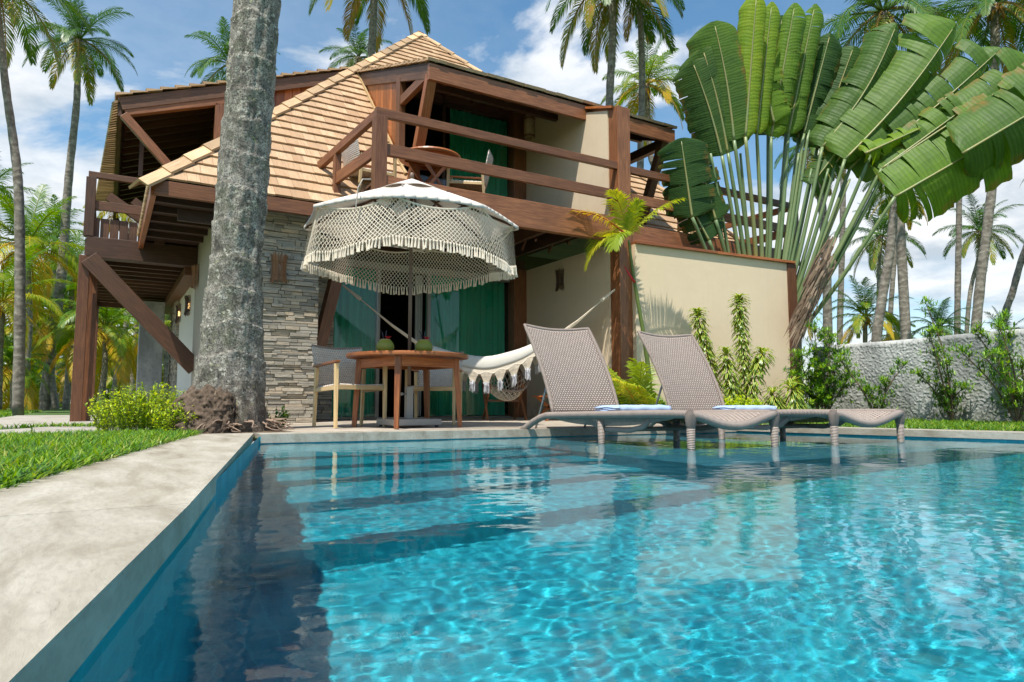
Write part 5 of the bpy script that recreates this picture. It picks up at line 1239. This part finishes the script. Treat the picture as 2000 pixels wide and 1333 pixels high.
V_ = [((1352, 425), (1330, 270), 60, 60, .10, (.2, .5), (.3, .4), .05, .12, .1, 0, (1452, 690)),
    ((1385, 470), (1318, 345), 45, 60, .05, (.1, .5), (.3, .4), .0, .25, .2, 0, (1458, 690)),
    ((1398, 430), (1362, 300), 66, 40, .12, (.1, .6), (.5, .3), -.05, .2, .1, 0, (1464, 690)),
    ((1410, 305), (1352, 120), 55, 60, .22, (.1, .7), (.2, .3), .12, .06, 0, .02, (1468, 690)),
    ((1422, 300), (1372, 95), 62, 50, .30, (.1, .7), (.2, .3), .04, .05, 0, .02, (1475, 690)),
    ((1434, 275), (1394, 42), 68, 40, .42, (.05, .8), (.3, .3), -.10, .03, 0, .02, (1480, 690)),
    ((1456, 268), (1478, -15), 42, 26, .86, (-.5, 1.9), (-.3, 1.5), -.22, 0, 0, .0, (1482, 690)),
    ((1478, 262), (1508, 4), 24, 24, .80, (-.6, 2.0), (-.5, 1.8), -.12, 0, 0, .0, (1486, 690)),
    ((1494, 215), (1500, 40), 30, 50, .18, (.1, .5), (.2, .5), .25, .35, 0, 0, None),
    ((1506, 268), (1553, 6), 26, 34, .66, (-.6, 2.0), (-.4, 1.6), -.10, .12, 0, .0, (1490, 690)),
    ((1540, 262), (1592, 8), 22, 30, .60, (-.6, 2.0), (-.4, 1.6), -.06, .25, 0, .0, (1496, 690)),
    ((1512, 240), (1484, 120), 30, 44, .70, (-.2, 1.0), (-.3, 1.2), -.25, .4, .2, 0, None),
    ((1570, 262), (1622, 65), 40, 44, .15, (.1, .8), (.2, .8), .15, .5, .1, .0, (1500, 690)),
    ((1580, 255), (1700, 110), 62, 40, .22, (.1, .6), (.2, .6), .2, .3, .1, .0, (1504, 690)),
    ((1606, 288), (1752, 46), 62, 30, .33, (-.1, 1.2), (.5, .6), .02, .18, 0, .05, (1508, 690)),
    ((1632, 318), (1788, 95), 60, 60, .24, (.0, .9), (.5, .6), .15, .7, .1, .02, (1512, 690)),
    ((1650, 312), (1868, 46), 92, 34, .5, (.0, .7), (.6, .6), -.12, .3, 0, .03, (1516, 690)),
    ((1700, 305), (1955, 95), 70, 44, .36, (.0, .9), (.4, .7), .05, .7, .1, .02, (1520, 690)),
    ((1722, 330), (1900, 200), 60, 60, .55, (.0, .8), (.3, .9), -.10, .65, .25, 0, (1524, 690)),
    ((1735, 322), (2030, 125), 66, 60, .42, (.1, .6), (.3, .6), -.05, .7, .1, .0, (1528, 690)),
    ((1690, 300), (1800, 250), 50, 46, .78, (.0, .9), (.3, .9), -.22, .8, .35, 0, None),
    ((1748, 385), (2060, 205), 96, 92, .56, (.05, .5), (.25, .7), -.28, .5, .12, .0, (1532, 690)),
    ((1535, 262), (1552, 60), 55, 55, .08, (.2, .4), (.3, .4), .32, .12, .05, 0, (1493, 690)),
    ((1560, 270), (1598, 70), 55, 50, .14, (.2, .4), (.3, .4), .30, .2, .05, 0, (1498, 690)),
    ((1596, 290), (1668, 90), 60, 50, .20, (.1, .6), (.3, .4), .26, .2, .05, 0, (1502, 690)),
    ((1500, 265), (1528, 30), 50, 40, .12, (.2, .4), (.3, .4), .34, .1, .05, 0, (1488, 690)),
    ((1660, 330), (1836, 150), 70, 60, .30, (.1, .6), (.3, .5), .22, .25, .08, 0, (1514, 690)),
    ((1712, 345), (1880, 255), 60, 66, .48, (.1, .6), (.3, .7), .05, .45, .15, 0, (1522, 690)),
    ((1880, 300), (2200, 110), 90, 90, .40, (.05, .6), (.25, .7), -.10, .4, .1, .0, None),
    ((1632, 300), (1586, 360), 36, 44, .20, (.2, .6), (.2, .8), .1, .3, .1, 0, None)]
for b, t_, wl, wr, tn, fl, fr, dz, te, dr_, bo, ft in V_: paddle(b, t_, wl, wr, tn, fl, fr, dz, te, dr_, bo, ft)
# extra stalks whose blades are cut or hidden
for (u, v, fu, tn) in ((1398, 385, 1440, .2), (1406, 440, 1446, .3), (1388, 300, 1455, .5), (1446, 300, 1476, .6), (1560, 300, 1500, .5), (1618, 330, 1514, .5), (1660, 350, 1520, .75), (1585, 330, 1505, .4)):
    m = MB(); a, b = at(fu, 690, Df(fu)+.03), at(u, v, Dr(u)+.04); cl = catmull([(*a, 0), (*(a.lerp(b, .5)+Vector((.02, 0, 0))), 0), (*b, 0)], 6); m.tube([c[:3] for c in cl], [.038*(1-.5*i/12) for i in range(len(cl))], 8, tn); m.build('petiole', M_PETI, rv, smooth=True)
m = MB(); c = at(1492, 700, Df(1492)+.15); m.tube([(c.x, c.y, -.05), (c.x, c.y, .5), (c.x, c.y, 1.1)], [.2, .17, .15], 14); m.build('trunk', M_BARK, rv, smooth=True)
m = MB()
for i in range(26):   # overlapping sheaths at the foot of the fan
    u = 1452+i*3.6; a = at(u*.35+1492*.65, 712, Df(1492)+.05); b = at(1492+(u-1498)*1.1, 590-random.random()*30, Df(1492)+.02); m.tube([a, a.lerp(b, .5), b], [.06, .05, .03], 8, random.random())
m.build('leaf_sheaths', M_PETI, rv, smooth=True)
m = MB()
for i in range(230):   # dry leaves hanging at the right of the fan
    f = random.random(); a = at(1572+f*56+random.uniform(-6, 8), 590-f*125+random.uniform(-10, 50), 10.9+random.uniform(-.2, .3)); L = random.uniform(.25, .75); d = -RT*random.uniform(.30, .62)-Vector((0, 0, .80)); d.normalize()
    w = d.cross(FW).normalized()*random.uniform(.007, .022); b, c = a+d*L*.55+FW*random.uniform(-.06, .06), a+d*L+Vector((0, 0, -.05))
    m.face([a-w*.5, b-w, b+w, a+w*.5], random.random()); m.face([b-w, c, b+w], random.random())
for (u0, v0, u1, v1) in ((1622, 462, 1568, 560), (1616, 500, 1562, 610), (1612, 560, 1560, 640)): m.tube([at(u0, v0, 10.9), at((u0+u1)/2, (v0+v1)/2-8, 10.9), at(u1, v1, 11.0)], [.012, .018, .02], 6, .3)
m.build('dry_leaves', M_DEADLEAF, rv)

# ------------------------------------------------------------------ leafy plants
def leaf(mb, p, d, L, w, tint, droop=.4, up=Vector((0, 0, 1)), fold=0):
    d = Vector(d).normalized(); s = d.cross(up)
    if s.length < .05: s = Vector((1, 0, 0))
    s.normalize(); a = p; b = a+d*L*.45; d2 = (d+Vector((0, 0, -droop))).normalized(); c = b+d2*L*.35; e = c+(d2+Vector((0, 0, -droop*.8))).normalized()*L*.2
    W1, W2 = s*w*.5, s*w*.42
    mb.face([a-W1*.35, b-W1, b+W1, a+W1*.35], tint, [(0, 0), (.45, 0), (.45, 1), (0, 1)]); mb.face([b-W1, c-W2, c+W2, b+W1], tint, [(.45, 0), (.8, 0), (.8, 1), (.45, 1)]); mb.face([c-W2, e, c+W2], tint, [(.8, .05), (1, .5), (.8, .95)])
def rand_dir(elmin=-.3, elmax=1): a = random.uniform(0, 6.28); e = random.uniform(elmin, elmax); return Vector((math.cos(a)*math.cos(e), math.sin(a)*math.cos(e), math.sin(e)))
def striped(pts, D, label, L=.15, w=.026, n=None, stems=None, group='striped yellow green plants at the garden wall'):
    P = [at(u, v, D) for u, v in pts]; t = thing('striped_plant', (P[-1].x, P[-1].y, -.03), label, 'plant', group)
    m = MB(); cl = catmull([(*p, 0) for p in P], 8); m.tube([c[:3] for c in cl], .011, 6, .3); m.build('stem', M_BRANCH, t, smooth=True)
    m = MB(); tot = len(cl); n = n or tot*13
    for i in range(n):
        f = (i/n)**1.1*(tot-1)*.9; k = int(f); q = Vector(cl[k][:3]).lerp(Vector(cl[min(k+1, tot-1)][:3]), f-k); a = i*2.4+random.uniform(-.3, .3); e = 1.0-1.3*min(1, i/n*4)+random.uniform(-.2, .3)
        leaf(m, q, (math.cos(a)*math.cos(e), math.sin(a)*math.cos(e), math.sin(e)), L*random.uniform(.75, 1.15), w, random.random(), .75)
    m.build('foliage', M_CROTON, t); return t
striped([(1362, 612), (1372, 660), (1390, 720), (1405, 800)], 10.0, 'striped plant with a leafy column behind the right lounger backrest', .19, .034, 330)
striped([(1443, 585), (1447, 640), (1455, 720), (1450, 800)], 10.05, 'tallest striped plant, a slim leafy column in front of the garden wall', .19, .034, 420)
striped([(1490, 690), (1478, 720), (1462, 800)], 9.9, 'striped plant with a round leaf rosette right of the slim column', .24, .036, 190)
striped([(1418, 690), (1425, 740), (1440, 800)], 9.8, 'low striped plant left of the slim column', .22, .034, 220)
striped([(1546, 756), (1550, 790), (1552, 806)], 9.9, 'striped rosette plant at the foot of the wall corner', .30, .038, 170)
striped([(1508, 766), (1516, 790), (1524, 806)], 9.8, 'drooping striped plant left of the wall corner rosette', .22, .034, 150)
def herb(cx, cy, rx_, ry_, h, n, mat, label, name='leafy_bush', lsz=.035, lean=.5, flowers=0, z0=-.03, nl=16, group=None):
    t = thing(name, (cx, cy, z0), label, 'bush', group); m = MB(); s_ = MB()
    for i in range(n):
        a, r = random.uniform(0, 6.28), random.random()**.5; x, y = cx+math.cos(a)*r*rx_*.75, cy+math.sin(a)*r*ry_*.75; hh = h*(1-.45*r*r)*random.uniform(.7, 1.12); ox, oy = math.cos(a)*r*lean*hh, math.sin(a)*r*lean*hh
        P = [Vector((x, y, z0)), Vector((x+ox*.4, y+oy*.4, z0+hh*.55)), Vector((x+ox, y+oy, z0+hh))]; s_.tube(P, .0028, 3, .6, False)
        for k in range(nl):
            f = .18+.82*k/nl; q = P[0].lerp(P[1], f*2) if f < .5 else P[1].lerp(P[2], f*2-1); leaf(m, q, rand_dir(-.1, 1.1), lsz*random.uniform(.7, 1.3), lsz*.5, random.random(), .3)
    s_.build('stems', M_STEM, t); m.build('foliage', mat, t)
    if flowers:
        f_ = MB()
        for i in range(flowers):
            a, r = random.uniform(0, 6.28), random.random()**.5; c = Vector((cx+math.cos(a)*r*rx_*.9, cy+math.sin(a)*r*ry_*.9, z0+h*(1.0-.35*r*r)))
            for k in range(5): b = k*1.257; d = Vector((math.cos(b), math.sin(b), .3))*.016; sd = Vector((-math.sin(b), math.cos(b), 0))*.008; f_.face([c, c+d*.6-sd, c+d, c+d*.6+sd])
        f_.build('flowers', M_WPETAL, t)
    return t
x, y = wpos(292, 6.35); herb(x, y, .52, .44, .45, 520, M_HERB, 'bright yellow green flowering bush at the foot of the big palm trunk', lsz=.034, flowers=26, nl=15)
x, y = wpos(348, 6.0); herb(x, y, .2, .22, .30, 130, M_HERB, 'smaller light green bush against the root mass of the big trunk', lsz=.032)
x, y = wpos(538, 6.75); herb(x, y, .12, .12, .24, 26, M_SHRUB, 'small broad leaved seedling in the soil right of the big trunk', lsz=.05, nl=9)
x, y = wpos(1240, 9.6); herb(x, y, .5, .45, .42, 230, M_SHRUB, 'green leafy bush at the foot of the main post', lsz=.06)
x, y = wpos(1325, 9.6); herb(x, y, .45, .4, .35, 180, M_SHRUB, 'low green bush behind the right lounger backrest', lsz=.055)
x, y = wpos(1440, 9.5); herb(x, y, .6, .35, .36, 230, M_HERB, 'low yellow green bush under the striped plants', lsz=.055)
def feather(mb, o, az, el, L, droop, tint, nl=22, ll=.26, lw=.022): frond(mb, o, az, el, L, droop, tint, nl, 0, lw*3.2/L, ll*3.2/L)
ap = at(1226, 455, 9.5); t = thing('young_palm', (ap.x+.3, ap.y, -.03), 'slender young palm with yellow and reddish fronds in front of the main post', 'young palm')
m = MB(); st_ = [at(1228, 470, 9.5), at(1236, 530, 9.5), at(1246, 590, 9.5), at(1258, 660, 9.5), at(1268, 740, 9.5)]; st_.append(Vector((st_[-1].x, st_[-1].y, -.03))); cl = catmull([(*p, 0) for p in st_], 6); m.tube([c[:3] for c in cl], [.018+.022*(i/len(cl)) for i in range(len(cl))], 10, .5); m.build('stem', M_STEM, t, smooth=True)
m = MB(); m.tube([at(1240, 552, 9.47), at(1228, 535, 9.45), at(1219, 520, 9.45)], [.018, .014, .004], 7); m.build('old_sheath', M_FLOWER, t, smooth=True)
azr = math.atan2(RT.y, RT.x)
for (a, e, L, dr_, tn) in ((azr+.2, .85, 1.05, .7, .45), (azr+math.pi-.3, .85, 1.25, 1.6, .82), (azr+math.pi+.2, .1, .85, 2.2, .62), (azr+math.pi-.9, .6, .9, 2.0, .5), (azr+math.pi+.9, 1.2, .7, 1.1, .55), (azr-.8, 1.25, .5, .6, .4), (azr+1.6, .9, .6, 1.2, .7), (azr-2.2, .3, .55, 2.2, .3)):
    m = MB(); feather(m, at(1226, 462, 9.5), a, e, L, dr_, tn, 34, .30, .024); m.build('frond', M_ARECA, t)
t = thing('young_palm', (*wpos(1262, 9.3), -.03), 'clump of arching yellow green palm fronds between the two loungers', 'young palm')
for i in range(11):
    m = MB(); c = Vector((*wpos(1258+random.uniform(-22, 22), 9.3), .0)); a = random.uniform(0, 6.28) if i > 5 else azr+math.pi+random.uniform(-.8, .8); feather(m, c, a, random.uniform(.95, 1.4), random.uniform(.75, 1.12), random.uniform(.7, 1.5), random.uniform(.1, .65), 24, .28, .026); m.build('frond', M_ARECA, t)
# narrow leaved shrubs along the stucco wall
def shrub(base, D, tops, label, dens=1.0, spread=.22):
    b = at(base[0], base[1], D); b.z = -.03; t = thing('wall_shrub', tuple(b), label, 'shrub', 'narrow leaved shrubs along the stucco wall'); br = MB(); fo = MB()
    def tuft(p, r=.085, n=22, up=.8, tn=.5):
        for i in range(n): leaf(fo, p, rand_dir(-.25, 1.4), r*random.uniform(.7, 1.3), .013, min(1, max(0, tn+random.uniform(-.3, .3))), .15)
    for (u, v) in tops:
        e = at(u, v, D+random.uniform(-.25, .15)); mid_ = b.lerp(e, .5)+Vector((random.uniform(-.08, .08), random.uniform(-.08, .08), .05)); cl = [Vector(c[:3]) for c in catmull([(*b, 0), (*mid_, 0), (*e, 0)], 9)]
        br.tube(cl, [.014*(1-.8*i/len(cl))+.002 for i in range(len(cl))], 5, .5, False)
        for i in range(4, len(cl)):
            for k in range(int(2*dens)+1):
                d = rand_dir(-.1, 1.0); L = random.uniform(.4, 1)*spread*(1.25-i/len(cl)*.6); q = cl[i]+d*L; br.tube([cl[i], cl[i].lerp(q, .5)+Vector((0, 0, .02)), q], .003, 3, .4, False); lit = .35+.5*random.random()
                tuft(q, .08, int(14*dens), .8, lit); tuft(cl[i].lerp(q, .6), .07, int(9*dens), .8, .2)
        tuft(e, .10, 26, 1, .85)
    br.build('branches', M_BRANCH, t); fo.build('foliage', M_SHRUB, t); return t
shrub((1608, 812), 10.3, [(1590, 645), (1560, 700), (1640, 690), (1605, 720), (1660, 735), (1575, 760), (1620, 660), (1550, 735)], 'dense bushy shrub at the corner of garden wall and stucco wall', 1.1, .34)
shrub((1716, 815), 9.9, [(1642, 705), (1690, 765), (1765, 715), (1730, 750)], 'sparse shrub with a branch leaning left on the stucco wall', .5, .18)
shrub((1862, 818), 9.1, [(1808, 592), (1835, 700), (1795, 730), (1880, 760), (1850, 770), (1815, 650)], 'tallest upright shrub in the middle of the stucco wall', .6, .22)
shrub((1988, 822), 8.2, [(1952, 640), (1880, 690), (1925, 700), (1995, 720), (1975, 770), (2040, 650)], 'loose shrub at the right edge in front of the stucco wall', .5, .24)
shrub((1985, 700), 8.6, [(1960, 620), (1905, 650)], 'light green shoots topping the right end of the stucco wall', .9, .16)

# ------------------------------------------------------------------ grass
random.seed(3)
def grass(name, samp, n, h, wd, label, seed=1):
    random.seed(seed); m = MB(); k = 0
    while k < n:
        x, y = samp()
        if x is None: continue
        k += 1; a = random.uniform(0, 6.28); L = h*random.uniform(.45, 1.2); ln = random.uniform(.15, 1.0); d = Vector((math.cos(a)*ln, math.sin(a)*ln, 1)).normalized(); p = Vector((x, y, -.035)); w = Vector((-math.sin(a), math.cos(a), 0))*wd*random.uniform(.6, 1.2)
        b = p+d*L*.55; d2 = (d+Vector((math.cos(a)*.6, math.sin(a)*.6, -.35))).normalized(); c = b+d2*L*.45; tn = random.random()**1.3
        m.face([p-w*.7, b-w, b+w, p+w*.7], tn); m.face([b-w, c, b+w], tn)
    return tag(m.build(name, M_GRASS, origin=(0, 0, 0)), label, 'grass', kind='stuff')
def s_near():
    y = random.uniform(1.6, 6.3); x = outer(y)-.0-abs(random.gauss(0, 1))*.9 if random.random() < .6 else outer(y)-random.uniform(0, 3)
    D = x*FW.x+y*FW.y; l = x*RT.x+y*RT.y; u = 1000+1338*l/max(D, .1)
    if D < 1.5 or u < -40: return None, None
    vg = 787+.285*1338/D
    if vg < 846+(u if u < 200 else 200)*-.01 and u < 215: return None, None
    if 5.0 < y and x > .35 and y > 6.05: return None, None
    return x, y
grass('near_lawn_grass', s_near, 30000, .10, .0046, 'broad bladed grass of the near lawn left of the coping', 31)
def s_far():
    D = random.uniform(7.5, 22); u = random.uniform(-60, 420); l = (u-1000)/1338*D; x = FW.x/math.cos(PITCH)*D+RT.x*l; y = FW.y/math.cos(PITCH)*D+RT.y*l
    if -1.7 < x < 1.3 and y > 9.4: return None, None
    return x, y
grass('far_lawn_grass', s_far, 16000, .09, .007, 'short grass under the palm grove beyond the path', 32)
def s_right():
    y = random.uniform(-.5, 7.0); x = random.uniform(rx(y)+.34, 9.9)
    if x > 6.7 and y > 7.0-(x-6.7)*.14: return None, None
    return x, y
grass('right_strip_grass', s_right, 30000, .10, .0042, 'grass strip between the pool edge and the stucco wall', 33)
